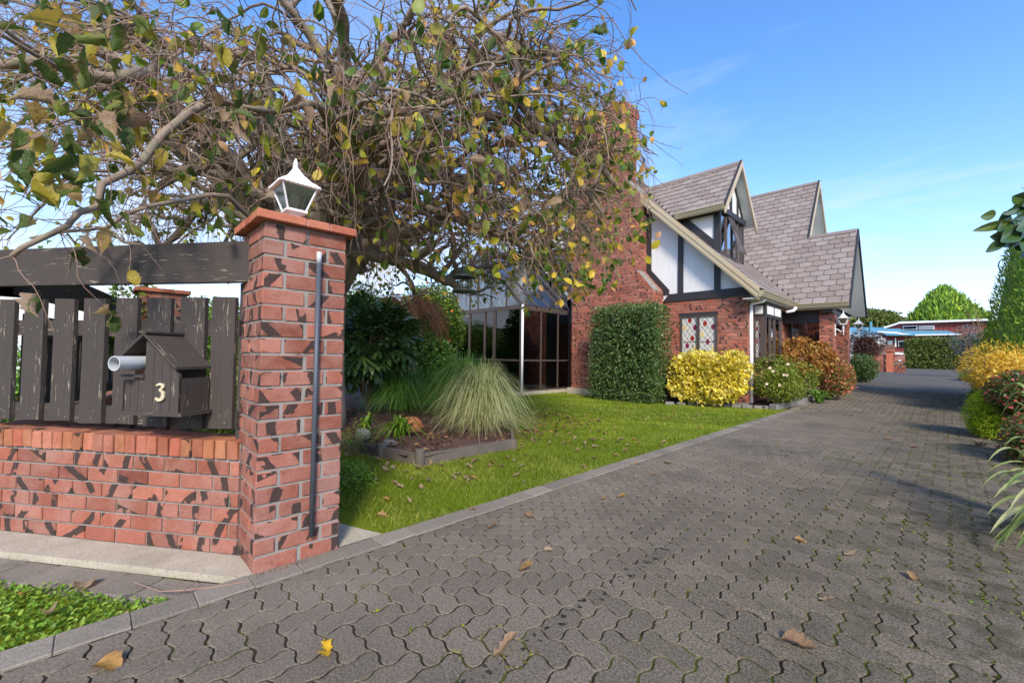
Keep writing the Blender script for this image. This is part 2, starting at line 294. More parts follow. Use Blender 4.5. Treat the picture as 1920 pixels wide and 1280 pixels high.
M['gblade']=leafmat('lawn_blade',[(0,(.09,.15,.008)),(.5,(.21,.29,.014)),(.85,(.34,.39,.04)),(1,(.42,.38,.12))],.4,.5)
M['clover']=leafmat('verge_clover',[(0,(0.085,0.186,0.016)),(.6,(0.202,0.358,0.031)),(1,(0.404,0.528,0.078))],.35,.45)
M['strap']=leafmat('strap_leaf',[(0,(0.055,0.132,0.011)),(.6,(0.154,0.286,0.022)),(1,(0.374,0.462,0.066))],.3,.3)
M['mondo']=leafmat('dark_grass_blade',[(0,(0.056,0.140,0.025)),(.7,(0.173,0.378,0.047)),(1,(0.440,0.692,0.126))],.25,.35)
M['variegate']=leafmat('variegated_blade',[(0,(0.142,0.198,0.035)),(.4,(0.368,0.396,0.142)),(1,(0.680,0.666,0.368))],.3,.5)
M['flax']=leafmat('flax_blade',[(0,(.10,.17,.03)),(.5,(.26,.32,.09)),(.85,(.50,.48,.22)),(1,(.55,.34,.05))],.3,.4)
M['strawm']=leafmat('dry_stalk',[(0,(.16,.10,.05)),(1,(.42,.33,.20))],.2,.9)
M['camellia']=leafmat('camellia_leaf',[(0,(0.023,0.058,0.016)),(.7,(0.065,0.124,0.026)),(1,(0.156,0.195,0.039))],.2,.2,.6)
M['flower']=simple('pale_pink_petal',(.75,.55,.42),.7)
M['orangefruit']=simple('orange_fruit',(.75,.25,.02),.5)
def lawnm():
    b=NB('lawn_turf'); p=b.pos(); n=b.noise(60,5,.8,p); m=b.noise(1.8,5,.6,p)
    c=b.mix(n,(.09,.13,.008),(.23,.27,.02)); c=b.mix(b.math('MULTIPLY',b.step(m,.48,.70),.6),c,(.24,.22,.07))
    b.bsdf(c,.95,0,.1,b.bump(n,.9,.012)); return b.m
M['lawn']=lawnm()
# ------------------------------------------------ mesh helpers
def tag(o,label=None,cat=None,group=None,kind=None):
    if label:o['label']=label
    if cat:o['category']=cat
    if group:o['group']=group
    if kind:o['kind']=kind
    return o
def empty(name,loc,label,cat,group=None):
    o=bpy.data.objects.new(name,None); COL.objects.link(o); o.location=loc; o.empty_display_size=.1
    return tag(o,label,cat,group)
def link(o,parent=None):
    COL.objects.link(o)
    if parent is not None:
        o.parent=parent
        m=Matrix.Translation(-Vector(parent_world(parent))); o.matrix_parent_inverse=m
    return o
def parent_world(o):
    v=Vector(o.location)
    while o.parent is not None:
        o=o.parent
        if o.type=='EMPTY': v=Vector(o.location)
    return v if True else v
ROOT0={}
def mesh(name,V,Fc,mat,rnd=None,uv=None,smooth=False):
    me=bpy.data.meshes.new(name)
    V=np.asarray(V,dtype=np.float32).reshape(-1,3)
    if isinstance(Fc,np.ndarray):
        k=Fc.shape[1]; n=len(Fc)
        me.vertices.add(len(V)); me.vertices.foreach_set('co',V.ravel())
        me.loops.add(n*k); me.loops.foreach_set('vertex_index',Fc.astype(np.int32).ravel())
        me.polygons.add(n); me.polygons.foreach_set('loop_start',np.arange(0,n*k,k,dtype=np.int32))
        me.update(calc_edges=True)
    else: me.from_pydata(V.tolist(),[],Fc)
    n=len(me.polygons)
    if rnd is not None:
        a=me.attributes.new('rnd','FLOAT','FACE'); a.data.foreach_set('value',np.asarray(rnd,dtype=np.float32))
    if uv is not None:
        u=me.uv_layers.new(name='UVMap'); u.data.foreach_set('uv',np.asarray(uv,dtype=np.float32).ravel())
    if smooth: me.polygons.foreach_set('use_smooth',np.ones(n,dtype=bool))
    me.materials.append(M[mat] if isinstance(mat,str) else mat)
    me.validate(); me.update()
    return me
def obj(name,me,parent=None,loc=None,label=None,kind=None):
    o=bpy.data.objects.new(name,me); COL.objects.link(o)
    if loc is not None: o.location=loc
    if parent is not None:
        o.parent=parent; o.matrix_parent_inverse=Matrix.Translation(-WLOC(parent))
    if label:o['label']=label
    if kind:o['kind']=kind
    return o
def WLOC(p):
    # all parents in this scene are only translated
    v=Vector(p.location)
    if p.parent is not None and False: pass
    return v
class MB:
    def __init__(s): s.V=[];s.F=[];s.R=[];s.U=[]
    def face(s,pts,r=0.0,uv=None):
        i=len(s.V); s.V+= [tuple(p) for p in pts]; s.F.append(tuple(range(i,i+len(pts)))); s.R.append(r)
        s.U+= uv if uv else [(0,0)]*len(pts)
    def prism(s,base,ext,r=0.0):
        """closed prism: polygon base (list of points) extruded by vector ext"""
        b=[Vector(p) for p in base]; e=Vector(ext)
        nrm=Vector((0,0,0))
        for i in range(len(b)): nrm+=b[i].cross(b[(i+1)%len(b)])
        if nrm.dot(e)>0: b=b[::-1]
        t=[p+e for p in b]
        def uvf(pts):
            L0=(pts[1]-pts[0]); L1=(pts[2]-pts[1])
            if L0.length>=L1.length: return [(0,0),(L0.length,0),(L0.length,L1.length),(0,L1.length)]
            return [(0,0),(0,L0.length),(L1.length,L0.length),(L1.length,0)]
        if len(b)==4: s.face(b,r,uvf(b)); s.face(t[::-1],r,uvf(t[::-1]))
        else: s.face(b,r,[(p.x+p.y,p.z) for p in b]); s.face(t[::-1],r,[(p.x+p.y,p.z) for p in t[::-1]])
        for i in range(len(b)):
            j=(i+1)%len(b); q=[b[j],b[i],t[i],t[j]]; s.face(q,r,uvf(q))
    def obox(s,o,u,v,w,r=0.0):
        o,u,v,w=map(Vector,(o,u,v,w)); s.prism([o,o+u,o+u+v,o+v],w,r)
    def box(s,x0,x1,y0,y1,z0,z1,r=0.0):
        s.obox((x0,y0,z0),(x1-x0,0,0),(0,y1-y0,0),(0,0,z1-z0),r)
    def tube(s,pts,rad,n=8,r=0.0,cap=True):
        pts=[Vector(p) for p in pts]; m=len(pts)
        if not hasattr(rad,'__len__'): rad=[rad]*m
        rings=[]; ref=None
        for i,p in enumerate(pts):
            t=(pts[min(i+1,m-1)]-pts[max(i-1,0)]).normalized()
            if ref is None: ref=t.orthogonal().normalized()
            ref=(ref-t*ref.dot(t)); ref= ref.normalized() if ref.length>1e-6 else t.orthogonal().normalized()
            bi=t.cross(ref); rings.append([p+(ref*math.cos(a)+bi*math.sin(a))*rad[i] for a in [2*math.pi*k/n for k in range(n)]])
        base=len(s.V)
        for rg in rings: s.V+=[tuple(q) for q in rg]
        for i in range(m-1):
            for k in range(n):
                a=base+i*n+k; b=base+i*n+(k+1)%n; s.F.append((a,b,b+n,a+n)); s.R.append(r); s.U+=[(0,0)]*4
        if cap:
            s.F.append(tuple(base+k for k in range(n))[::-1]); s.R.append(r); s.U+=[(0,0)]*n
            s.F.append(tuple(base+(m-1)*n+k for k in range(n))); s.R.append(r); s.U+=[(0,0)]*n
    def lathe(s,c,prof,n=16,r=0.0,axis='z',sq=False,rot=0.0):
        """prof: list of (radius,z)"""
        c=Vector(c); base=len(s.V)
        for (rr,z) in prof:
            for k in range(n):
                a=2*math.pi*k/n+rot; q=1.0
                s.V.append((c.x+rr*math.cos(a)*q,c.y+rr*math.sin(a)*q,c.z+z))
        for i in range(len(prof)-1):
            for k in range(n):
                a=base+i*n+k;b=base+i*n+(k+1)%n; s.F.append((a,b,b+n,a+n)); s.R.append(r); s.U+=[(0,0)]*4
        s.F.append(tuple(base+k for k in range(n))[::-1]); s.R.append(r); s.U+=[(0,0)]*n
        s.F.append(tuple(base+(len(prof)-1)*n+k for k in range(n))); s.R.append(r); s.U+=[(0,0)]*n
    def mesh(s,name,mat,smooth=False): return mesh(name,s.V,s.F,mat,s.R,s.U,smooth)
    def build(s,name,mat,parent=None,smooth=False,label=None,kind=None,loc=None):
        me=s.mesh(name,mat,smooth)
        return obj(name,me,parent,loc,label,kind)
def cube_mesh(name,sx,sy,sz,mat,bev=.004):
    """box with chamfered edges, centred in x,y, base z=0, uv in metres on each face"""
    import bmesh
    bm=bmesh.new(); bmesh.ops.create_cube(bm,size=1)
    for v in bm.verts: v.co=Vector((v.co.x*sx,v.co.y*sy,(v.co.z+.5)*sz))
    if bev: bmesh.ops.bevel(bm,geom=bm.edges[:],offset=bev,segments=1,affect='EDGES')
    me=bpy.data.meshes.new(name); 
    uvl=bm.loops.layers.uv.new('UVMap')
    for f in bm.faces:
        n=f.normal
        for l in f.loops:
            c=l.vert.co
            if abs(n.z)>.7: l[uvl].uv=(c.x,c.y) if sx>=sy else (c.y,c.x)
            elif abs(n.x)>abs(n.y): l[uvl].uv=(c.y,c.z)
            else: l[uvl].uv=(c.x,c.z)
    bm.to_mesh(me); bm.free(); me.materials.append(M[mat]); return me
def place(name,me,loc,rz=0,parent=None,rx=0,ry=0,sc_=None):
    o=bpy.data.objects.new(name,me); COL.objects.link(o)
    o.location=loc; o.rotation_euler=(rx,ry,rz)
    if sc_: o.scale=sc_
    if parent is not None:
        o.parent=parent; o.matrix_parent_inverse=Matrix.Translation(-WLOC(parent))
    return o
# children keep identity world transforms: parents at level two are meshes at the origin or share the root offset
# ---------------- brick coursing on a plane
def px_of(p):
    a=camproj(p); return F_PX/a[2] if a[2]>0 else 0
def brick_plane(o,u,n,poly_fn,z0,z1,course,blen,proud=.008,joint=.011,holes=(),phase=0.0,out=None):
    """o: origin, u: horizontal unit, n: outward unit. poly_fn(z)->list of (ulo,uhi). Returns brick boxes (each: origin, u-vec, height)"""
    res=out if out is not None else []
    o=Vector(o);o.z=0;u=Vector(u);n=Vector(n); k=0; z=z0
    while z<z1-1e-3:
        h=min(course-joint,z1-z)
        if h<.02: break
        zm=z+h/2
        segs=poly_fn(zm)
        for (lo,hi) in segs:
            cuts=[(lo,hi)]
            for (a,b,c,d) in holes:
                if c<zm<d:
                    nc=[]
                    for (p,q) in cuts:
                        if b<=p or a>=q: nc.append((p,q))
                        else:
                            if a>p: nc.append((p,a))
                            if b<q: nc.append((b,q))
                    cuts=nc
            for (p,q) in cuts:
                st=math.floor((p-phase)/blen)*blen+phase+(blen/2 if k%2 else 0)
                if st>p: st-=blen
                x=st
                while x<q:
                    a=max(x,p); b=min(x+blen-joint,q)
                    if x+blen>=q and b<q: b=b
                    if b-a>.03: res.append((o+u*a+Vector((0,0,z)),u*(b-a),h,n*proud))
                    x+=blen
        z+=course; k+=1
    return res
def bricks_to(parent,blist,mat,name='brick',limit=0):
    """largest as own objects, the rest joined as stuff"""
    sc_l=[]
    for i,(o,uv,h,n) in enumerate(blist):
        c=o+uv*.5+Vector((0,0,h/2)); P=camproj(c)
        vis=(0<=P[0]<=1920 and 0<=P[1]<=1280 and P[2]>0)
        facing=max(0,(CAM-c).normalized().dot(n.normalized()))
        sc_l.append((uv.length*h*facing/(P[2]**2)*1e6 if vis else 0,i))
    sc_l.sort(reverse=True); top=set(i for s,i in sc_l[:limit] if s>0)
    rest=MB(); cache={}
    for i,(o,uv,h,n) in enumerate(blist):
        r=random.random(); jit=random.uniform(-.0015,.0015)
        nn=n+n.normalized()*jit
        if i in top:
            key=(round(uv.length,2),round(h,3),round(uv.normalized().x,2),round(uv.normalized().y,2),round(n.length,3))
            if key not in cache:
                m=MB(); add_brick(m,Vector((0,0,0)),uv,h,n,0.0); cache[key]=m.mesh(name,mat)
            ob=bpy.data.objects.new(name,cache[key]); COL.objects.link(ob); ob.location=o+n.normalized()*jit
            ob.parent=parent; ob.matrix_parent_inverse=Matrix.Translation(-WLOC(parent))
        else: add_brick(rest,o,uv,h,nn,r)
    if rest.F:
        ob=rest.build('bricks',mat,parent,kind='stuff')
def add_brick(m,o,uv,h,n,r):
    u=uv.normalized(); L=uv.length; c=min(.004,h*.08); up=Vector((0,0,h)); e=u*c; ez=Vector((0,0,c)); nb=n.normalized()*c
    A=[o,o+uv,o+uv+up,o+up]                       # back ring (wall plane)
    B=[p+n-nb for p in A]
    Cc=[o+n+e+ez,o+uv+n-e+ez,o+uv+up+n-e-ez,o+up+n+e-ez]
    flip = u.cross(Vector((0,0,1))).dot(n)<0
    def q(pts,uvs): 
        if flip: pts=pts[::-1]; uvs=uvs[::-1]
        m.face(pts,r,uvs)
    U=[(0,0),(L,0),(L,h),(0,h)]
    q(Cc,U)
    for i in range(4):
        j=(i+1)%4
        q([A[i],A[j],B[j],B[i]],[U[i],U[j],U[j],U[i]])
        q([B[i],B[j],Cc[j],Cc[i]],[U[i],U[j],U[j],U[i]])
def leaf_detail(name,mat,seed,curl=.5,fold=.4,wid=.36,teeth=.03,ragged=0.0):
    rr_=random.Random(seed); n=9; V=[];F_=[]
    for i in range(n+1):
        t=i/n; w=wid*math.sin(math.pi*min(1,t**.8*.97+.03))**.8 if 0<i<n else 0
        zc=-curl*t*t*.5+.03*math.sin(t*7+seed)
        for sg in (-1,1):
            ww=w*(1+rr_.uniform(-.12,.12)-ragged*rr_.random())+ (teeth if i%2 else -teeth)*(w>0)
            V.append((t+rr_.uniform(-.012,.012),sg*ww,zc+fold*abs(ww)+rr_.uniform(-.03,.03)*(w>0)))
            V.append((t,sg*ww*.5,zc+fold*abs(ww)*.35+rr_.uniform(-.015,.015)*(w>0)))
        V.append((t,0,zc))
    for i in range(n):
        a=i*5;b=a+5
        F_+= [(a,a+1,b+1,b),(a+1,a+4,b+4,b+1),(a+4,a+3,b+3,b+4),(a+3,a+2,b+2,b+3)]
    s0=len(V); V+=[(-.22,-.008,.03),(-.22,.008,.03),(0,.01,0),(0,-.01,0)]; F_.append((s0,s0+3,s0+2,s0+1))
    return mesh(name,V,F_,mat,smooth=True)
# ---------------- mass tubes (numpy)
def tubes_np(paths,radii,n=3):
    """paths: list of (k,3) arrays; radii: list of arrays -> V,F,R"""
    Vs=[];Fs=[];Rs=[];base=0
    ang=np.linspace(0,2*np.pi,n,endpoint=False); ca,sa=np.cos(ang),np.sin(ang)
    for P,r in zip(paths,radii):
        P=np.asarray(P,float); k=len(P)
        T=np.gradient(P,axis=0); T/=np.linalg.norm(T,axis=1,keepdims=True)+1e-9
        ref=np.array([0,0,1.0]) if abs(T.mean(0)[2])<.7 else np.array([1.0,0,0])
        A=np.cross(T,ref); A/=np.linalg.norm(A,axis=1,keepdims=True)+1e-9; B=np.cross(T,A)
        V=P[:,None,:]+(A[:,None,:]*ca[None,:,None]+B[:,None,:]*sa[None,:,None])*np.asarray(r)[:,None,None]
        Vs.append(V.reshape(-1,3))
        i=np.arange(k-1)[:,None]*n; j=np.arange(n)[None,:]; j2=(j+1)%n
        F=np.stack([i+j,i+n+j,i+n+j2,i+j2],-1).reshape(-1,4)+base
        Fs.append(F); Rs.append(np.full(len(F),random.random())); base+=k*n
    return np.concatenate(Vs),np.concatenate(Fs),np.concatenate(Rs)
# ---------------- leaf clouds
LEAF=dict(
 ovate=(np.array([[0,0,0],[.30,.32,.06],[.30,-.32,.06],[.42,0,-.03],[.75,.26,.05],[.75,-.26,.05],[1.02,0,-.12]]),np.array([[0,3,1],[0,2,3],[1,3,4],[3,2,5],[4,3,6],[3,5,6]])),
 quad=(np.array([[0,0,0],[.5,.28,.08],[1,0,-.05],[.5,-.28,.08]]),np.array([[0,2,1],[0,3,2]])),
 narrow=(np.array([[0,0,0],[.5,.13,.05],[1,0,-.1],[.5,-.13,.05]]),np.array([[0,2,1],[0,3,2]])),
)
def scatter(P,D,S,kind,up=None,fold=None):
    """P positions (n,3), D directions (n,3), S sizes (n,). returns V,F,R"""
    n=len(P); T,Ft=LEAF[kind]; m=len(T)
    D=D/(np.linalg.norm(D,axis=1,keepdims=True)+1e-9)
    U=RG.normal(size=(n,3)) if up is None else up+RG.normal(size=(n,3))*.5
    Sd=np.cross(U,D); Sd/=np.linalg.norm(Sd,axis=1,keepdims=True)+1e-9; Nn=np.cross(D,Sd)
    Z=T[None,:,2:3]*(1.0 if fold is None else fold[:,None,None])
    V=P[:,None,:]+S[:,None,None]*(T[None,:,0:1]*D[:,None,:]+T[None,:,1:2]*Sd[:,None,:]+Z*Nn[:,None,:])
    F=(Ft[None]+(np.arange(n)*m)[:,None,None]).reshape(-1,3)
    return V.reshape(-1,3),F,np.repeat(RG.random(n),len(Ft))
def cat3(lst):
    base=0;Vs=[];Fs=[];Rs=[]
    for V,F,R in lst: Vs.append(V);Fs.append(F+base);Rs.append(R);base+=len(V)
    return np.concatenate(Vs),np.concatenate(Fs),np.concatenate(Rs)
def vnoise(P,f,seed=0):
    """cheap smooth pseudo noise on points"""
    r=np.random.default_rng(seed+11); s=np.zeros(len(P))
    for k in range(5):
        d=r.normal(size=3)*f*(1+.5*k); s+=np.sin(P@d+r.random()*6.28)/(1+.4*k)
    return s/2.6
def shell_pts(n,shape,rad,lump=.12,f=3.0,seed=0,depth=.28,cut=.0):
    """points in the outer layer of a box or ellipsoid of half sizes rad, with uneven outline and gaps"""
    rad=np.array(rad,float); m=int(n*2.2)
    if shape=='ell':
        d=RG.normal(size=(m,3)); d/=np.linalg.norm(d,axis=1,keepdims=True)
    elif shape=='cone':
        h=1-np.sqrt(RG.random(m)); a=RG.random(m)*6.283; rr=(1-h)**.72
        d=np.stack([np.cos(a)*rr,np.sin(a)*rr,h*2-1],1)
    else:
        pw_,ex_=(6,.55) if shape=='box' else (3.2,1.0)
        d=RG.uniform(-1,1,(m,3)); ax=RG.choice(3,m,p=[.36,.36,.28]); sg=RG.choice([-1,1],m)
        d[np.arange(m),ax]=sg; q=(np.abs(d)**pw_).sum(1)**(1/pw_); d/= (q**ex_)[:,None]
    base=d*rad; nn=vnoise(base,f,seed); g=vnoise(base,f*2.4,seed+5)
    keep=(g>-0.9+cut); base=base[keep];d=d[keep];nn=nn[keep]
    t=1-depth*RG.random(len(base))**1.6+lump*nn+(RG.random(len(base))<.035)*RG.random(len(base))*.16
    if shape=='cone': P=base*np.stack([t,t,np.ones_like(t)],1)
    else: P=base*t[:,None]
    nrm=d/rad; nrm/=np.linalg.norm(nrm,axis=1,keepdims=True)
    return P[:n],nrm[:n]
def foliage(c,shape,rad,n,size,kind='quad',lump=.12,f=3.0,seed=0,depth=.28,droop=.2,cut=0,spread=.9):
    P,nr=shell_pts(n,shape,rad,lump,f,seed,depth,cut)
    D=nr+RG.normal(size=P.shape)*spread; D[:,2]-=droop
    S=size*RG.uniform(.6,1.3,len(P))
    return scatter(P+np.array(c),D,S,kind,up=nr)
def shrub(name,label,cat,c,shape,rad,n,size,mat,kind='quad',parent_stems=True,core=None,group=None,clusters=None,**kw):
    """a shrub: Empty > foliage, stems"""
    c=Vector(c); base=Vector((c.x,c.y,c.z-rad[2])); e=empty(name,base,label,cat,group)
    V,F_,R=foliage(c,shape,rad,n,size,kind,**kw)
    keep=V[:,2]
    o=obj('foliage',mesh('foliage',V,F_,mat,R),e,kind='stuff')
    ps=[];rs=[]
    for k in range(22):
        a=random.uniform(0,6.28); q=random.uniform(.3,.85); top=Vector((c.x+rad[0]*q*math.cos(a),c.y+rad[1]*q*math.sin(a),c.z+rad[2]*random.uniform(-.2,.8)))
        b0=base+Vector((random.uniform(-.15,.15)*rad[0],random.uniform(-.15,.15)*rad[1],-.02))
        pts=[b0.lerp(top,t)+Vector((random.uniform(-1,1),random.uniform(-1,1),0))*.06*rad[0] for t in (0,.25,.5,.75,1)]
        ps.append(np.array(pts)); rs.append(np.array([.014,.012,.009,.006,.003])*max(.6,min(rad)*1.5))
    Vs,Fs,Rs=tubes_np(ps,rs,4); obj('stems',mesh('stems',Vs,Fs,'twig' ,Rs),e,kind='stuff')
    if core:
        # dense inner leaves in the darker tones, added to stop gaps and light leaks
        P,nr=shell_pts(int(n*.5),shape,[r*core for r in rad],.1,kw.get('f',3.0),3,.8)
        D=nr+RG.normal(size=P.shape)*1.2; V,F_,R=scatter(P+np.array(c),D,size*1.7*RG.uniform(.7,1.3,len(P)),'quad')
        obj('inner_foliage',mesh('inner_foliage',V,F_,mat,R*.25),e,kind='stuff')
    return e
def blades(c,n,h,spread,width,mat_r=(0,1),lean=.9,seg=6,rad0=.08,droop=1.0,minh=.5):
    """arching strap blades from a clump centre"""
    c=np.array(c,float); a=RG.random(n)*6.283; q=RG.random(n)**.6
    r0=rad0*np.sqrt(RG.random(n)); H=h*RG.uniform(minh,1.0,n); out=spread*q*RG.uniform(.7,1.15,n)
    t=np.linspace(0,1,seg+1)[None,:]
    dx=np.cos(a);dy=np.sin(a)
    rr=r0[:,None]+out[:,None]*(t**1.35)
    z=H[:,None]*(t*(1.6) - t**2*(1.0+ .55*droop*q[:,None]))
    jitter=RG.normal(size=(n,1))*.75*t
    X=c[0]+np.cos(a[:,None]+jitter*.4)*rr; Y=c[1]+np.sin(a[:,None]+jitter*.4)*rr; Z=np.maximum(c[2]+z,c[2]-.12+0*z)
    P=np.stack([X,Y,Z],-1)
    side=np.stack([-dy,dx,np.zeros(n)],-1)[:,None,:]
    W=(width*RG.uniform(.6,1.2,n))[:,None,None]*(1-t**2.2)[:,:,None]
    A=P+side*W*.5; B=P-side*W*.5
    V=np.stack([A,B],2).reshape(n,-1,3); m=(seg+1)*2
    f=[]
    for i in range(seg): f.append([2*i,2*i+1,2*i+3,2*i+2])
    F=(np.array(f)[None]+(np.arange(n)*m)[:,None,None]).reshape(-1,4)
    R=np.repeat(mat_r[0]+(mat_r[1]-mat_r[0])*RG.random(n),seg)
    return V.reshape(-1,3),F,R
# ================================================= THE GROUND
def zg(y): return 0.045*min(max(y-11.0,0.0),12.0)+.025*min(max(y-30.0,0.0),8.0)
def strip(name,x0f,x1f,ys,z,mat,kind='structure',nx=1):
    V=[];F_=[]
    for y in ys:
        a=x0f(y) if callable(x0f) else x0f; b=x1f(y) if callable(x1f) else x1f
        for i in range(nx+1): V.append((a+(b-a)*i/nx,y,zg(y)+z))
    for j in range(len(ys)-1):
        for i in range(nx):
            k=j*(nx+1)+i; F_.append((k,k+1,k+nx+2,k+nx+1))
    return obj(name,mesh(name,V,F_,mat),kind=kind)
strip('ground',-900,900,[-200,-20,0,5,11,14,17,20,23,30,38,80,200,900],-.06,'ground')
DX0,DX1=-2.37,0.86
drive=strip('driveway',DX0,DX1,[-3.2,0,5,11,13,15,17],-.0048,'joint')
M['asphalt']=simple('old_asphalt',(.115,.105,.092),.95,var=.3,scale=3,bump=.5,spec=.05)
strip('parking_court',lambda y:-2.37 if y<17.005 else -3.6,lambda y:.5 if y<20 else (1.2 if y<30 else 3.0),[17,17.01,20,22.5,24,30,34,38],-.012,'asphalt')
# pavers: herringbone of wavy interlocking blocks, set at right angles to the house
U_=0.1125; OX,OY=-1.013,1.595
def wob(t): return .0098*math.sin(2*math.pi*t)
def outline(i,j,w,h,ns=5):
    pts=[]
    for k in range(w*ns): t=k/ns; pts.append((i+t,j,0,wob(t)))
    for k in range(h*ns): t=k/ns; pts.append((i+w,j+t,wob(t),0))
    for k in range(w*ns): t=w-k/ns; pts.append((i+t,j+h,0,wob(t)))
    for k in range(h*ns): t=h-k/ns; pts.append((i,j+t,wob(t),0))
    return [(a*U_+c,b*U_+d) for a,b,c,d in pts]
def paver_geo(pts,g=.0038,ch=.0024,zt=0.0,zb=-.012):
    n=len(pts); ph=random.uniform(0,6.28); jg=random.choice((.0,.0008,.0018,.003))
    def inset(d0):
        o=[]
        for k in range(n):
            a=pts[k-1];b=pts[(k+1)%n]; tx,ty=b[0]-a[0],b[1]-a[1]; l=math.hypot(tx,ty) or 1
            d=d0+jg*(.5+.5*math.sin(6.2832*3*k/n+ph)) ; o.append((pts[k][0]-ty/l*d,pts[k][1]+tx/l*d))
        return o
    A=inset(g);B=inset(g+ch)
    V=[(x,y,zb) for x,y in A]+[(x,y,zt-ch*.8) for x,y in A]+[(x,y,zt) for x,y in B]
    F_=[tuple(range(2*n,3*n))]
    for k in range(n):
        m=(k+1)%n; F_.append((k,m,n+m,n+k)); F_.append((n+k,n+m,2*n+m,2*n+k))
    return V,F_
cells=[]
for j in range(-45,140):
    for i in range(-16,20):
        m=(i-j)%4
        if m==0: cells.append((i,j,1,2))
        elif m==1: cells.append((i,j,2,1))
info=[]
for (i,j,w_,h_) in cells:
    cx=OX+(i+w_/2)*U_; cy=OY+(j+h_/2)*U_
    if cx<DX0-.1 or cx>DX1+.1 or cy<-3.1 or cy>16.95: continue
    P=camproj((cx,cy,zg(cy))); vis=-20<P[0]<1940 and -20<P[1]<1300 and P[2]>0
    x0=OX+i*U_;x1=x0+w_*U_
    clip=x0<DX0+.013 or x1>DX1-.013
    info.append((1/P[2]**3 if vis else 0,i,j,w_,h_,clip,cx,cy))
info.sort(reverse=True)
pm={}
for (w_,h_) in ((1,2),(2,1)):
    pm[(w_,h_)]=[]
    for q in range(9):
        V,F_=paver_geo(outline(0,0,w_,h_)); pm[(w_,h_)].append(mesh('paver',V,F_,'paver'))
rV=[];rF=[];rR=[]; cnt=0
def zsag(x,y): return .0008*math.sin(x*2.1+y*1.3)+zg(y)
for (s_,i,j,w_,h_,clip,cx,cy) in info:
    tilt=(random.uniform(-.007,.007),random.uniform(-.007,.007)); dz=random.uniform(-.0010,.0012)
    if cnt<300 and s_>0 and not clip:
        o=bpy.data.objects.new('paver',random.choice(pm[(w_,h_)])); COL.objects.link(o)
        o.location=(OX+i*U_,OY+j*U_,zsag(cx,cy)+dz); o.rotation_euler=(tilt[0],tilt[1],0)
        o.parent=drive; cnt+=1; continue
    far=cy>7 or cy<-1
    pts=outline(i,j,w_,h_,3 if far else 5); pts=[(OX+a,OY+b) for a,b in pts]
    if clip:
        pts=[(min(max(a,DX0+.001),DX1-.001),b) for a,b in pts]
        xs=[p[0] for p in pts]
        if max(xs)-min(xs)<.025: continue
        q=[pts[0]]
        for p in pts[1:]:
            if abs(p[0]-q[-1][0])+abs(p[1]-q[-1][1])>1e-4:q.append(p)
        pts=q
    V,F_=paver_geo(pts); z0=zsag(cx,cy)+dz; b0=len(rV)
    rV+=[(x,y,z+z0+(y-cy)*tilt[0]-(x-cx)*tilt[1]) for x,y,z in V]; rF+=[tuple(k+b0 for k in f) for f in F_]; rR+=[random.random()]*len(F_)
obj('pavers',mesh('pavers',rV,rF,'paver',rR),drive,kind='stuff')
# cushions of moss that have grown up in the joints
mp_=[]
for (s_,i,j,w_,h_,clip,cx,cy) in info:
    if cy<.6 or cy>11 or cx>.8: continue
    q=vnoise(np.array([[cx,cy,0.0]]),2.2,31)[0]+.35*vnoise(np.array([[cx,cy,0.0]]),7.0,32)[0]
    lim=.50-.75*min(1,max(0,(cx+1.5)/1.5))
    if q<lim: continue
    pts=outline(i,j,w_,h_); n_=int(4+26*min(1,q-lim)); 
    st_=random.randint(0,len(pts)-1)
    for t in range(n_):
        a,b=pts[(st_+t//3)%len(pts)]; mp_.append((OX+a+random.gauss(0,.0035),OY+b+random.gauss(0,.0035),zg(cy)-.002+random.uniform(0,.002)))
mp_=np.array(mp_); D=RG.normal(size=mp_.shape); D[:,2]=np.abs(D[:,2])*.7+.2
M['moss']=leafmat('joint_moss',[(0,(.035,.040,.006)),(.6,(.10,.11,.012)),(.9,(.22,.24,.02)),(1,(.13,.09,.03))],.1,.9,.1)
V,F_,R=scatter(mp_,D,.0105*RG.uniform(.6,1.7,len(mp_)),'quad'); o=obj('joint_moss',mesh('joint_moss',V,F_,'moss',R),kind='stuff')
# kerb row of plain blocks
kerb=strip('driveway_kerb',-2.52,-2.37,[-3.2,0,5,11,14,16.9],-.02,'joint')
km=cube_mesh('kerb_block',.147,.2225,.06,'kerb',.0035)
y=-3.1
while y<16.5:
    place('kerb_block',km,(-2.4455,y+random.uniform(-.001,.001),zg(y)-.052+random.uniform(-.002,.002)),random.uniform(-.008,.008),kerb); y+=.224
# lawn
def bedge(y): return -2.52
lawn=strip('lawn',-16,-2.52,[1.06,2,4,6,8,10,11,11.3],.0,'lawn',nx=4)
strip('side_lawn',-16,-3.1,[-.6+1.66,1.0601],-.001,'lawn') if False else None
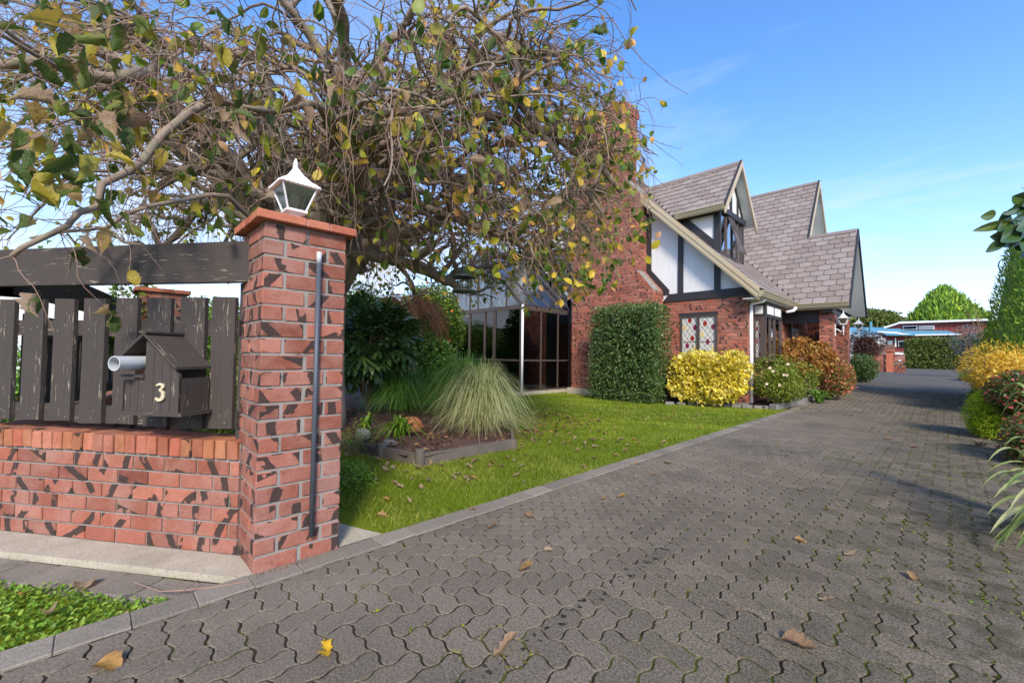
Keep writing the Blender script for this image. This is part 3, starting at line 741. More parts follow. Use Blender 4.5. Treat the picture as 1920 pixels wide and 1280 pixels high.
# raised garden soil beds
def poly_sheet(name,pts,mat,kind='structure',parent=None):
    return obj(name,mesh(name,pts,[tuple(range(len(pts)))],mat),parent,kind=kind)
def mound(name,poly,hgt,mat,n=26,noise=.03):
    xs=[p[0] for p in poly];ys=[p[1] for p in poly]; x0,x1,y0,y1=min(xs),max(xs),min(ys),max(ys)
    def ins(x,y):
        c=False
        for k in range(len(poly)):
            (ax,ay),(bx,by)=poly[k-1],poly[k]
            if (ay>y)!=(by>y) and x<(bx-ax)*(y-ay)/(by-ay)+ax:c=not c
        return c
    V=[];idx={};F_=[]
    for a in range(n+1):
        for b in range(n+1):
            x=x0+(x1-x0)*a/n;y=y0+(y1-y0)*b/n; idx[(a,b)]=len(V)
            V.append((x,y,zg(y)+hgt+noise*(math.sin(x*5+y*3)+math.sin(y*7-x*4)+random.uniform(-.6,.6))*.5))
    for a in range(n):
        for b in range(n):
            x=x0+(x1-x0)*(a+.5)/n;y=y0+(y1-y0)*(b+.5)/n
            if ins(x,y): F_.append((idx[(a,b)],idx[(a+1,b)],idx[(a+1,b+1)],idx[(a,b+1)]))
    return obj(name,mesh(name,V,F_,mat,smooth=True),kind='structure')
BED=[(-5.2,2.06),(-4.3,2.3),(-3.83,2.42),(-3.76,3.70),(-4.6,4.45),(-5.9,5.7),(-7.2,6.6),(-9.3,8.3),(-14,8.6),(-14,1.5),(-6,1.5)]
mound('garden_bed_soil',BED,.08,'soil',60,.03)
mound('house_bed_soil',[(-5.6,9.95),(-2.95,10.9),(-2.62,11.8),(-2.42,13.6),(-2.42,16.2),(-3.4,16.2),(-3.4,11.1),(-5.6,11.1)],.06,'soil',40,.02)
mound('right_bed_soil',[(.86,-1),(.86,24),(4,24),(4,-1)],.0,'soil',40,.03)
# ================================================= GATE PILLAR
PX0,PX1,PY0,PY1=-2.95,-2.51,.618,1.058; CH_=.0878; PH=21*CH_
def rough_brick(a,b_,h,mat,q):
    me=cube_mesh('brick',a,b_,h,mat,.0045); rr_=random.Random(q+90)
    for v in me.vertices: v.co+=Vector((rr_.uniform(-1,1),rr_.uniform(-1,1),rr_.uniform(-1,1)))*.0016
    return me
def gate_pillar(x0,y0,label,rows,pname='brick_gate_pillar',limit=True):
    e=empty(pname,(x0+.22,y0+.22,0),label,'pillar')
    m=MB(); m.box(x0+.006,x0+.434,y0+.006,y0+.434,-.05,PH,0); m.build('mortar_core','mortar',e)
    fxs=[rough_brick(.21,.10,.0768,'brick',q) for q in range(7)]
    for k in range(rows):
        z=k*CH_+.002
        ps=[]
        a=.105/2+0; 
        if k%2: # stretchers along x front/back, one each side along y
            for yy in (.05,.39):
                for xx in (.105,.335): ps.append((xx,yy,0))
            for xx in (.05,.39): ps.append((xx,.22,math.pi/2))
        else:
            for xx in (.05,.39):
                for yy in (.105,.335): ps.append((xx,yy,math.pi/2))
            for yy in (.05,.39): ps.append((.22,yy,0))
        for (xx,yy,rz) in ps:
            if random.random()<.5: rz+=math.pi
            place('brick',random.choice(fxs),(x0+xx+random.uniform(-.0015,.0015),y0+yy+random.uniform(-.0015,.0015),z),rz+random.uniform(-.006,.006),e)
    # cap of flat tiles
    ov=.045; zc=PH+.001; L_=.44+2*ov
    cuts=[0,.245,.37,L_]
    for a in range(3):
        for b in range(3):
            if a==1 and b==1: pass
            w0,w1=cuts[a],cuts[a+1]; h0,h1=L_-cuts[b+1],L_-cuts[b]
            h0,h1=cuts[b],cuts[b+1]
            cm=cube_mesh('cap_tile',w1-w0-.004,h1-h0-.004,.045,'cap',.004)
            place('cap_tile',cm,(x0-ov+(w0+w1)/2,y0-ov+(h0+h1)/2,zc+random.uniform(0,.002)),0,e)
    m=MB(); m.box(x0-ov+.006,x0-ov+L_-.006,y0-ov+.006,y0-ov+L_-.006,zc+.004,zc+.038); m.build('cap_mortar','mortar',e)
    return e
gp=gate_pillar(PX0,PY0,'near red brick gate pillar with white lantern on its cap and grey pipe down its side',21)
m=MB(); m.tube([(-2.488,.893,1.66),(-2.488,.893,.13)],.0135,12); pipe=m.build('pipe','pvc',gp,True)
m=MB(); m.tube([(-2.488,.893,1.72),(-2.488,.893,1.655)],.0142,12); m.build('pipe_cap','pvcw',pipe,True)
# grit swept against the foot
# ================================================= WALL, FENCE
W0=Vector((-2.83,.607,0)); WD=Vector((-.8106,-.5857,0)); WN=Vector((.5857,-.8106,0))
def WP(s,o,z): return W0+WD*s+WN*o+Vector((0,0,z))
wall=empty('front_garden_wall',WP(1.4,0,0),'low brick wall with brick-on-edge coping under the picket fence','wall')
m=MB(); m.prism([WP(0,-.008,-.08),WP(3.6,-.008,-.08),WP(3.6,-.2,-.08),WP(0,-.2,-.08)],(0,0,.70)); m.build('mortar_core','mortar',wall)
bl=brick_plane(WP(0,-.008,.002),WD,WN,lambda z:[(0,3.5)],0,.527,.0878,.22,proud=.010,phase=-.045)
bricks_to(wall,bl,'brick',limit=200)
sms=[rough_brick(.068,.21,.105,'soldier',q) for q in range(6)]
s=.04
ang=math.atan2(WD.y,WD.x)
while s<3.5:
    p=WP(s+random.uniform(-.002,.002),-.093+random.uniform(-.002,.002),.532+random.uniform(-.002,.003)); place('coping_brick',random.choice(sms),p,ang+random.uniform(-.015,.015),wall); s+=.0775
m=MB(); m.prism([WP(-.255,0.0,-.10),WP(-.05,.0,-.10),WP(3.6,0,-.10),WP(3.6,.232,-.10),WP(-.255,.205,-.10)],(0,0,.098)); m.build('footing','concrete',wall)
fence=empty('picket_fence',WP(1.3,-.05,.68),'weathered black picket fence with heavy top beam on the low brick wall','fence')
def wbox(s0,s1,o0,o1,z0,z1,mat,name,par,jit=0):
    m=MB(); m.obox(WP(s0,o0,z0),WD*(s1-s0),WN*(o1-o0),(0,0,z1-z0)); return m.build(name,mat,par)
prs=[(.085,.245),(.29,.462),(.53,.702),(.77,.932),(1.01,1.178),(1.25,1.408),(1.49,1.65),(1.73,1.90),(1.97,2.13),(2.21,2.38),(2.45,2.61),(2.69,2.86)]
for k,(a,b) in enumerate(prs):
    m=MB(); A=[WP(b,-.03,.695+random.uniform(-.008,.006)),WP(a,-.03,.695+random.uniform(-.006,.006)),WP(a+.002,-.03,1.468),WP(b-.001,-.03,1.472)]
    m.prism(A,WN*-.024,.0); m.build('picket','timber',fence)
wbox(.0,3.2,-.056,-.10,1.238,1.335,'timber','rail',fence); wbox(.0,3.2,-.056,-.10,.69,.80,'timber','rail',fence)
wbox(-.08,3.3,.002,-.045,1.553,1.79,'timber','top_beam',fence)
wbox(.02,.08,-.056,-.15,.64,1.553,'timber','post',fence); wbox(2.6,2.7,-.1,-.2,.64,1.553,'timber','post',fence)
# rear wing of the fence and the rear pillar
g2=gate_pillar(-7.05,.35,'rear brick pillar with flat terracotta cap, seen over the pickets',21)
B0=Vector((-6.95,.47,0)); B1=Vector((-3.3,-.95,0))
def CP(x,y,d):
    return CAM+ (fwd+right*((x-960)/F_PX)-upv*((y-640)/F_PX))*d
q0=CP(42,560,3.1); q1=CP(211,570,5.25)
B1=Vector((q0.x,q0.y,0)); B0=Vector((q1.x,q1.y,0)); dv=(B0-B1).normalized(); B0=B1+dv*((B0-B1).length+.9); B1=B1-dv*.15
m=MB()
for (a,b) in prs:
    for z in (.735,.76,1.27,1.30):
        c0=WP((a+b)/2+random.uniform(-.045,.045),-.0305,z+random.uniform(-.012,.012)); m.tube([c0,c0+WN*.0025],.0042,6)
m.build('nails','nail',fence,kind='stuff')
f2=empty('picket_fence',B0,'rear wing of black picket fence running back to the rear pillar','fence')
nv=Vector((dv.y,-dv.x,0))
def seg(a,b,o,t,z0,z1,name,par=f2):
    m=MB(); m.obox(B1+dv*a+nv*o+Vector((0,0,z0)),dv*(b-a),nv*t,(0,0,z1-z0)); return m.build(name,'timber',par)
Lw=(B0-B1).length
seg(0,Lw,0,.045,1.53,1.79,'top_beam'); seg(0,Lw,.05,.045,1.22,1.31,'rail'); seg(0,Lw,.05,.045,.68,.78,'rail')
a=.1
while a<Lw-.2: seg(a,a+.165,.02,.024,.68,1.40,'picket'); a+=.21
w2=empty('front_garden_wall',B0,'rear stretch of low brick wall behind the pickets','wall')
m=MB(); m.obox(B1+nv*-.05,dv*Lw,nv*.2,(0,0,.62)); m.build('brick_body','brick',w2)
# ================================================= MAILBOX  (little house)
mb=empty('mailbox',WP(.34,0,.78),'little weathered wooden house mailbox numbered 3 with a pale pipe for newspapers','mailbox')
FO=.17
m=MB(); m.prism([WP(.64,-.02,.79),WP(.215,-.02,.79),WP(.215,FO,.79),WP(.64,FO,.79)],(0,0,.022)); m.build('floor_board','timber',mb)
# right side wall of vertical boards
for k in range(4):
    a0=-.02+(FO+.02)*k/4; a1=-.02+(FO+.02)*(k+1)/4-.003
    m=MB(); m.obox(WP(.235,a0,.812),WN*(a1-a0),WD*.014,(0,0,.185)); m.build('side_board','timber',mb)
    m=MB(); m.obox(WP(.60,a0,.812),WN*(a1-a0),WD*.014,(0,0,.165)); m.build('side_board','timber',mb)
# front: board panel with the number, right of the opening
rz=lambda s:1.215-abs(s-.452)*.86
xs_=[.235,.29,.345,.40,.458]
for k in range(4):
    a,b=xs_[k],xs_[k+1]-.003
    m=MB(); m.prism([WP(b,FO,.812),WP(a,FO,.812),WP(a,FO,rz(a)-.012),WP(b,FO,rz(b)-.012)],WN*-.016,random.random()); m.build('front_board','timber',mb)
for k in range(3):
    a,b=.463+k*.05,.463+k*.05+.047
    m=MB(); m.prism([WP(b,FO-.012,.812),WP(a,FO-.012,.812),WP(a,FO-.012,.985),WP(b,FO-.012,.985)],WN*-.014,random.random()); m.build('front_board','timber',mb)
m=MB(); m.obox(WP(.455,FO-.045,1.0),WD*.155,WN*.055,(0,0,.013)); m.build('shelf_board','timber',mb)
m=MB(); m.obox(WP(.47,-.02,.812),WD*.12,WN*.016,(0,0,.30)); m.build('back_board','dark',mb)
# roof: boards running down each slope
for side in (1,-1):
    n_=5
    for k in range(n_):
        o0=-.03+(FO+.055)*k/n_; o1=-.03+(FO+.055)*(k+1)/n_-.0025
        e0=WP(.452,o0,1.232); L2=.285; 
        sv=(WD*(-1 if side==1 else 1)*.76+Vector((0,0,-.65)))*L2*(1.0 if side==1 else .98)
        m=MB(); m.obox(e0,sv,WN*(o1-o0),Vector((0,0,.016))); m.build('roof_board','timber',mb)
m=MB(); m.obox(WP(.475,-.035,1.243),-WD*.046,WN*(FO+.062),(0,0,.012)); m.build('ridge_cap','timber',mb)
m=MB()
pp=[WP(.535,-.0,1.077),WP(.535,.27,1.077)]
import itertools
ts=MB(); ts.tube([pp[0],pp[1]],.0395,28,cap=False); ts.tube([pp[1],pp[0]],.0345,28,cap=False)
nn=28
for k in range(nn): ts.F.append((nn+k,nn+(k+1)%nn,2*nn+(nn-0-k)%nn if False else nn+(k+1)%nn,nn+k)) if False else None
pt=ts.build('newspaper_pipe','pvcw',mb,True)
rg=MB()
def circ(r,k): 
    a=2*math.pi*k/28; return pp[1]+WD*(r*math.cos(a))+Vector((0,0,r*math.sin(a)))
for k in range(28): rg.face([circ(.0345,k),circ(.0395,k),circ(.0395,k+1),circ(.0345,k+1)])
rg.build('pipe_rim','pvcw',pt)
# the 3, as a raised bevelled metal numeral
def numeral3():
    pts=[]
    top=[(-.028,.092),(.026,.092),(.030,.085),(.006,.058)]
    path=[(-.026,.088),(.022,.088)],
    return None
m=MB()
prof=[(-.024,.086),(-.006,.094),(.014,.092),(.022,.083),(.014,.073),(-.002,.062),(.016,.056),(.026,.040),(.022,.022),(.008,.010),(-.010,.008),(-.024,.018)]
base=WP(.345,FO+.004,.872)
P3=[base-WD*a+Vector((0,0,b)) for a,b in prof]
wd=[.004,.006,.0075,.008,.0055,.004,.006,.009,.010,.009,.007,.004]
for k in range(len(P3)-1):
    t=(P3[k+1]-P3[k]).normalized(); sdv=t.cross(WN).normalized()
    m.prism([P3[k]-sdv*wd[k]-t*.001,P3[k]+sdv*wd[k]-t*.001,P3[k+1]+sdv*wd[k+1]+t*.001,P3[k+1]-sdv*wd[k+1]+t*.001],WN*(.007+.0003*k))
m.build('number_three','chrome',mb)
# ================================================= LANTERNS
def lantern(name,c,s,label,group=None,bracket=None):
    e=empty(name,c,label,'lantern',group); c=Vector(c); q=math.sqrt(2)
    r4=math.pi/4
    m=MB(); m.lathe(c,[(.034*s*q,0),(.034*s*q,.006*s),(.018*s,.012*s),(.014*s,.05*s),(.02*s,.062*s),(.03*s*q,.085*s),(.058*s*q,.100*s),(.062*s*q,.104*s),(.062*s*q,.118*s),(.055*s*q,.12*s)],4,rot=r4); m.build('base','white',e)
    lo,hi,z0,z1=.055*s,.102*s,.118*s,.262*s
    for sx in (-1,1):
        for sy in (-1,1):
            m=MB(); m.tube([c+Vector((sx*lo,sy*lo,z0)),c+Vector((sx*hi,sy*hi,z1))],.0062*s,6); m.build('frame_bar','white',e)
    for k,(dx,dy) in enumerate(((1,0),(0,1),(-1,0),(0,-1))):
        px_,py_=-dy,dx
        P=[Vector((dx*lo-px_*lo,dy*lo-py_*lo,z0)),Vector((dx*lo+px_*lo,dy*lo+py_*lo,z0)),Vector((dx*hi+px_*hi,dy*hi+py_*hi,z1)),Vector((dx*hi-px_*hi,dy*hi-py_*hi,z1))]
        m=MB(); m.prism([c+p*.985+Vector((0,0,z0*.015)) for p in P],Vector((-dx,-dy,0))*.002*s); m.build('glass_pane','lampglass',e)
    m=MB(); R=.118*s*q
    m.lathe(c,[(.1*s*q,.258*s),(R,.262*s),(R*1.02,.270*s),(R*.98,.276*s),(R*.62,.312*s),(R*.34,.352*s),(R*.15,.392*s),(R*.1,.402*s)],4,rot=r4)
    rf=m.build('roof','white',e)
    m=MB()
    for k in range(4):
        for t in range(9):
            u=-1+2*(t+.5)/9; x,y=[(u,-1),(1,u),(u,1),(-1,u)][k]
            m.lathe(c+Vector((x*.117*s,y*.117*s,.257*s)),[(.004*s,0),(.0115*s,.004*s),(.0115*s,.012*s),(.004*s,.015*s)],8)
    m.build('scalloped_rim','white',rf)
    m=MB(); m.lathe(c,[(.016*s,.400*s),(.020*s,.408*s),(.010*s,.415*s),(.017*s,.425*s),(.015*s,.435*s),(.004*s,.462*s),(.001*s,.468*s)],10); m.build('finial','white',e,True)
    m=MB(); m.lathe(c,[(.014*s,.12*s),(.016*s,.15*s),(.026*s,.175*s),(.030*s,.2*s),(.026*s,.222*s),(.010*s,.238*s)],12); m.build('bulb','curtain',e,True)
    if bracket:
        bx,by=bracket; 
        m=MB(); P=[c+Vector((0,0,-.19*s)),c+Vector((0,0,-.03*s)),c+Vector((0,0,.02*s))]; m.tube(P,[.006*s,.016*s,.02*s],8)
        m.tube([c+Vector((0,0,-.05*s)),c+Vector((bx*.35,by*.35,-.09*s)),c+Vector((bx*.7,by*.7,-.03*s)),c+Vector((bx,by,-.02*s))],[.012*s]*4,8)
        m.box(c.x+bx-.012,c.x+bx+.012,c.y+by-.05*s,c.y+by+.05*s,c.z-.20*s,c.z+.12*s); m.build('wall_bracket','white',e)
    return e
lantern('lantern',(PX0+.205,PY0+.215,PH+.046),.93,'white metal lantern with clear glass standing on the near brick gate pillar','white lanterns')
# ================================================= verge and paving strip at the wall foot
vs_=MB(); 
strip_e=poly_sheet('footpath_bed',[tuple(WP(3.7,.232,-.04)),tuple(WP(3.7,.47,-.04)),(-2.52,.44,-.04),(-2.52,.38,-.04),tuple(WP(-.26,.2,-.04))][::1],'joint')
pvm=cube_mesh('edging_paver',.215,.19,.05,'kerb',.006)
s=-.12;k=0
while s<3.6:
    p=WP(s,.325+.0*s,-.078+random.uniform(-.003,.003)); place('edging_paver',pvm,p,ang+random.uniform(-.02,.02),strip_e); s+=.221
poly_sheet('verge',[tuple(WP(3.7,.425,-.045)),(-9,-6,-.045),(-2.52,-6,-.045),(-2.52,.26,-.045)],'lawn')
poly_sheet('entry_paving',[(-3.15,1.062,.006),(-2.525,1.062,.006),(-2.525,1.345,.006),(-2.66,1.29,.006),(-3.05,1.15,.006)],'concrete')
# ================================================= HOUSE
FY=11.1; EX=-3.31; FZ=.06
house=empty('house',(-6.5,14,FZ),'two storey mock tudor brick house with steep shingle roofs and gabled dormer','house')
roofz=lambda X:-.21-X if X>-7.7 else 7.49-(-7.7-X)
def hb(x0,x1,y0,y1,z0,z1,mat,name='board',par=house,label=None):
    m=MB(); m.box(x0,x1,y0,y1,z0,z1); return m.build(name,mat,par,label=label)
# --- wall cores (mortar) and bricks
allb=[]
def core(x0,x1,y0,y1,z0,z1,mat='mortar',name='wall_core',par=house): return hb(x0,x1,y0,y1,z0,z1,mat,name,par)
# front wall right part with window hole, built as mortar slabs
WX0,WX1,WZ0,WZ1=-4.95,-4.0,.85,2.27
core(-5.42,WX0,FY,FY+.2,0,2.66); core(WX1,EX,FY,FY+.2,0,2.66); core(WX0,WX1,FY,FY+.2,0,WZ0); core(WX0,WX1,FY,FY+.2,WZ1,2.66)
brick_plane((-5.42,FY,.1),(1,0,0),(0,-1,0),lambda z:[(0,5.42+EX+.009)],.1,2.64,.0878,.235,proud=.009,holes=[(WX0+5.42,WX1+5.42,WZ0,WZ1)],out=allb)
# front wall left part (seen through the conservatory)
core(-12.55,-8.08,FY,FY+.2,0,2.5); brick_plane((-12.5,FY,.1),(1,0,0),(0,-1,0),lambda z:[(0,4.42)],.1,2.2,.0878,.235,proud=.009,out=allb)
# east wall
core(EX-.2,EX,FY+.2,17.4,0,2.6); brick_plane((EX,FY,.1),(0,1,0),(1,0,0),lambda z:([(0,.43),(1.87,6.2)] if z>1.08 else [(0,6.2)]),.1,2.5,.0878,.235,proud=.009,phase=.06,out=allb)
# porch back wall and pillars
core(EX,-2.55,17.3,17.5,0,2.6); brick_plane((EX,17.3,.3),(1,0,0),(0,-1,0),lambda z:[(0,.76)],.3,2.5,.0878,.235,proud=.009,out=allb)
def pil(x0,x1,y0,y1,z0,z1):
    core(x0,x1,y0,y1,z0-.2,z1,name='porch_pillar_core')
    brick_plane((x0,y0,z0),(1,0,0),(0,-1,0),lambda z:[(0,x1-x0+.009)],z0,z1,.0878,.235,proud=.009,out=allb)
    brick_plane((x1,y0,z0),(0,1,0),(1,0,0),lambda z:[(0,y1-y0)],z0,z1,.0878,.235,proud=.009,phase=.11,out=allb)
    brick_plane((x0,y0,z0),(0,1,0),(-1,0,0),lambda z:[(0,y1-y0)],z0,z1,.0878,.235,proud=.009,phase=.11,out=allb)
pil(-2.42,-2.12,14.1,14.55,.15,2.5); pil(-2.42,-2.10,16.35,16.75,.2,2.42)
# chimney
CX0,CX1,CY=-8.08,-5.42,10.5
def chim(z):
    if z<2.95: r=CX1
    elif z<3.55: r=CX1-(z-2.95)/.6*.5
    elif z<5.75: r=-5.92
    elif z<6.25: r=-5.92-(z-5.75)/.5*.42
    else: r=-6.34
    return [(0,r-CX0)]
ch=MB()
zs=[(0,-5.42),(2.95,-5.42),(3.55,-5.92),(5.75,-5.92),(6.25,-6.34),(8.2,-6.34)]
for (z0,x0),(z1,x1) in zip(zs,zs[1:]):
    ch.prism([(CX0,CY,z0),(x0,CY,z0),(x1,CY,z1),(CX0,CY,z1)],(0,.75,0))
chimney=ch.build('chimney','mortar',house)
ch_b=[]
brick_plane((CX0,CY,.19),(1,0,0),(0,-1,0),chim,.19,8.08,.0878,.235,proud=.009,out=ch_b)
for (z0,z1,x) in ((.19,2.9,-5.42),(3.55,5.7,-5.92),(6.25,8.05,-6.34)):
    brick_plane((x,CY,z0),(0,1,0),(1,0,0),lambda z:[(0,.75 if z>6 else .6)],z0,z1,.0878,.235,proud=.009,phase=.11,out=ch_b)
for z0 in (3.0,): # sloping soldier shoulder
    for k in range(8):
        a=Vector((-5.42,CY,2.93)).lerp(Vector((-5.92,CY,3.53)),k/8); b=Vector((-5.42,CY,2.93)).lerp(Vector((-5.92,CY,3.53)),(k+.86)/8)
        m_=MB(); m_.prism([a,b,b+Vector((-.10,0,-.09)),a+Vector((-.10,0,-.09))],(0,-.016,0),random.random()); m_.prism([a,b,b+Vector((0.004,.6,0)),a+Vector((0.004,.6,0))],(.008,0,.007),random.random()); m_.build('shoulder_brick','hbrick',chimney)
# corbelled top
for (z0,z1,o) in ((8.08,8.17,.02),(8.17,8.44,.05)):
    m=MB(); m.box(CX0-o+.008,-6.34+o-.008,CY-o+.008,CY+.75+o,z0,z1-.004); m.build('corbel_core','mortar',chimney)
    brick_plane((CX0-o,CY-o+.008,z0),(1,0,0),(0,-1,0),lambda z:[(0,-6.34-CX0+2*o)],z0,z1,.0878,.235,proud=.009,phase=random.random()*.2,out=ch_b)
    brick_plane((-6.34+o-.008,CY-o+.008,z0),(0,1,0),(1,0,0),lambda z:[(0,.75+2*o)],z0,z1,.0878,.235,proud=.009,phase=random.random()*.2,out=ch_b)
m=MB(); m.box(CX0-.1,-5.3,CY-.1,CY+.6,-.1,.19); m.build('plinth','concrete',chimney)
m=MB(); m.lathe((-7.0,10.75,8.43),[(.17,0),(.17,.22),(.13,.26),(.12,.42),(.2,.44),(.2,.50),(.05,.52)],12); m.build('chimney_pot','metalgreen',chimney,True)
nb_=[b for b in ch_b]
bricks_to(chimney,ch_b,'hbrick',limit=150); bricks_to(house,allb,'hbrick',limit=150)
# --- stucco and timbering of the front gable
m=MB(); m.prism([(-5.93,FY,2.66),(EX,FY,2.66),(EX,FY,roofz(EX)-.12),(-5.93,FY,roofz(-5.93)-.12)],(0,.18,0)); m.build('render_panel','stucco',house)
m=MB(); m.prism([(-12.6,FY,2.5),(-8.08,FY,2.5),(-8.08,FY,roofz(-8.08)-.2),(-12.6,FY,roofz(-12.6)-.12)],(0,.18,0)); m.build('render_panel','stucco',house)
m=MB(); m.prism([(-8.08,FY+.02,2.5),(-5.9,FY+.02,2.5),(-5.9,FY+.02,roofz(-5.9)-.2),(-7.7,FY+.02,roofz(-7.7)-.2),(-8.08,FY+.02,roofz(-8.08)-.2)],(0,.15,0)); m.build('render_panel','stucco',house)
pr=-.03
def bd(pts,name='timber_board',mat='black',th=pr,par=house):
    m=MB(); m.prism([(x,FY-.002,z) for x,z in pts],(0,th,0)); return m.build(name,mat,par)
bd([(-5.42,2.655),(EX+.02,2.655),(EX+.02,2.86),(-5.25,2.86)],th=-.04)
bd([(-5.93,3.50),(-5.77,3.58),(-5.77,roofz(-5.77)-.14),(-5.93,roofz(-5.93)-.14)])
bd([(-5.93,3.50),(-5.42,2.93),(-5.25,2.98),(-5.77,3.58)],th=-.034); bd([(-5.42,2.862),(-5.25,2.862),(-5.25,2.975),(-5.42,2.925)],th=-.032)
bd([(-5.0,2.862),(-4.86,2.862),(-4.86,roofz(-4.86)-.14),(-5.0,roofz(-5.0)-.14)])
bd([(-4.07,2.862),(-3.92,2.862),(-3.92,roofz(-3.92)-.14),(-4.07,roofz(-4.07)-.14)])
bd([(-5.93,roofz(-5.93)-.12),(EX,roofz(EX)-.12),(EX,roofz(EX)-.20),(-5.93,roofz(-5.93)-.20)],th=-.035)
# left part boards and the upstairs leaded window
for (a,b) in ((-9.52,-9.42),(-8.72,-8.58),(-10.6,-10.48)): bd([(a,2.5),(b,2.5),(b,roofz(b)-.14),(a,roofz(a)-.14)])
bd([(-9.42,3.28),(-8.72,3.28),(-8.72,3.40),(-9.42,3.40)],th=-.032); bd([(-12.5,4.9) if False else (-9.42,4.62),(-8.72,4.62),(-8.72,4.74),(-9.42,4.74)],th=-.032)
bd([(-10.48,3.95),(-9.52,4.65),(-9.52,4.8),(-10.48,4.1)],th=-.028)
def leaded(name,par,o,u,n,w,h,nx,nz,cols,glass='pane_clear',frame='brownframe',mull=1,seedv=1):
    """window with frame, curtain-lit leaded quarries: diamond panes as pieces"""
    o=Vector(o);u=Vector(u);n=Vector(n);Z=Vector((0,0,1)); rr=random.Random(seedv)
    t=.05
    m=MB(); m.obox(o,u*w,Z*t,n*.05); m.obox(o+Z*(h-t),u*w,Z*t,n*.05); m.obox(o+Z*t,u*t,Z*(h-2*t),n*.05); m.obox(o+u*(w-t)+Z*t,u*t,Z*(h-2*t),n*.05)
    fr=m.build(name,frame,par)
    if mull: m=MB(); m.obox(o+u*(w/2-.03)+Z*t,u*.06,Z*(h-2*t),n*.047); m.build('mullion',frame,fr)
    m=MB(); m.obox(o+u*t*.5-n*.03+Z*t*.5,u*(w-t),Z*(h-t),-n*.01); m.build('curtain','curtain',fr)
    lights=[(t,w/2-.03),(w/2+.03,w-t)] if mull else [(t,w-t)]
    for (a,b) in lights:
        W_=b-a;H_=h-2*t; O=o+u*a+Z*t+n*.004; dx=W_/nx; dz=H_/nz
        m=MB(); m.obox(O-n*.006,u*W_,Z*H_,n*.004); m.build('glass',glass,fr)
        lead=MB()
        def clipline(x0,z0,sx,sz):
            # line from (x0,z0) direction (sx,sz) clipped to the light
            ts=[]
            t0,t1=-99,99
            for p,s_,hi in ((x0,sx,W_),(z0,sz,H_)):
                a_=(0-p)/s_;b_=(hi-p)/s_
                if a_>b_:a_,b_=b_,a_
                t0=max(t0,a_);t1=min(t1,b_)
            if t1-t0>.02: return (x0+sx*t0,z0+sz*t0),(x0+sx*t1,z0+sz*t1)
        for k in range(-nz*2,nx*2+nz*2):
            for sg in (1,-1):
                q=clipline(k*dx,0 if sg==1 else 0,dx*.5*sg*1.0,dz*.5)
                if q:
                    A=O+u*q[0][0]+Z*q[0][1];B=O+u*q[1][0]+Z*q[1][1]; d=(B-A).normalized(); s_=d.cross(n)*.0025
                    lead.prism([A-s_,A+s_,B+s_,B-s_],n*(.004+.0008*sg))
        lead.obox(O+Z*(H_*.5-.005),u*W_,Z*.010,n*.006)
        lead.build('lead_lattice','lead',fr,kind='stuff')
        # coloured quarries on lattice nodes
        used=set()
        for c in cols:
            for _ in range(20):
                i=rr.randint(0,nx-1);j=rr.randint(0,nz-1); hf=rr.random()<.5
                cx=(i+(.5 if not hf else 1.0))*dx; cz=(j+(0.5 if not hf else 1.0))*dz
                cz=(round(cz/dz*2)/2)*dz
                if hf and i==nx-1: continue
                key=(round(cx/dx*2),round(cz/dz*2))
                if any(abs(key[0]-a_)+abs(key[1]-b_)<3 for a_,b_ in used) or cz<dz*.4 or cz>H_-dz*.4: continue
                used.add(key)
                A=[O+u*(cx-dx*.46)+Z*cz,O+u*cx+Z*(cz-dz*.46),O+u*(cx+dx*.46)+Z*cz,O+u*cx+Z*(cz+dz*.46)]
                m=MB(); m.prism(A,n*.0035); m.build('coloured_pane',c,fr); break
    return fr
C1=['pane_purple','pane_red','pane_green','pane_red','pane_yellow','pane_purple','pane_green','pane_yellow','pane_mint','pane_red','pane_mint','pane_amber']
leaded('window',house,(WX0,FY+.03,WZ0),(1,0,0),(0,-1,0),WX1-WX0,WZ1-WZ0,3,7,C1,seedv=4)
bd([(WX0-.02,WZ1-.02),(WX1+.02,WZ1-.02),(WX1+.02,WZ1+.05),(WX0-.02,WZ1+.05)],'window_head',th=-.02)
up=leaded('window',house,(-9.40,FY+.0,3.42),(1,0,0),(0,-1,0),.66,1.18,4,8,[],glass='glassdark',mull=0)
# --- bay window on the east wall
BX=-3.04; BY0,BY1=11.53,12.97
bay=hb(EX,BX,BY0,BY1,1.08,1.14,'brownframe','bay_window')
hb(EX,BX,BY0,BY1,2.16,2.52,'black','bay_head',bay)
hb(EX+.03,BX-.06,BY0-.006,BY0,2.24,2.44,'stucco','head_panel',bay)
for a,b in ((BY0+.12,BY0+.66),(BY0+.76,BY1-.12)): hb(BX,BX+.006,a,b,2.24,2.44,'stucco','head_panel',bay)
hb(BX-.06,BX,BY0,BY0+.06,1.14,2.16,'brownframe','corner_post',bay); hb(BX-.06,BX,BY1-.06,BY1,1.14,2.16,'brownframe','corner_post',bay)
leaded('window',house,(EX,BY0+.02,1.14),(1,0,0),(0,-1,0),BX-.06-EX,1.02,2,6,['pane_red','pane_purple','pane_red','pane_amber','pane_purple','pane_green','pane_amber'],mull=0,seedv=8)
m=MB(); m.box(BX-.04,BX-.03,BY0+.06,BY1-.06,1.14,2.16); m.build('glass','glassdark',bay)
for y in (BY0+.42,BY0+.80): hb(BX-.06,BX-.005,y,y+.05,1.14,2.16,'brownframe','mullion',bay)
hb(EX-.05,BX-.1,BY0+.1,BY1-.1,1.14,2.16,'curtain','curtain',bay)
hb(EX+.012,BX-.08,BY0+.1,BY1-.1,1.0,1.08,'black','bay_shade_slab',bay)  # black slab stands in for the shaded recess under the bay
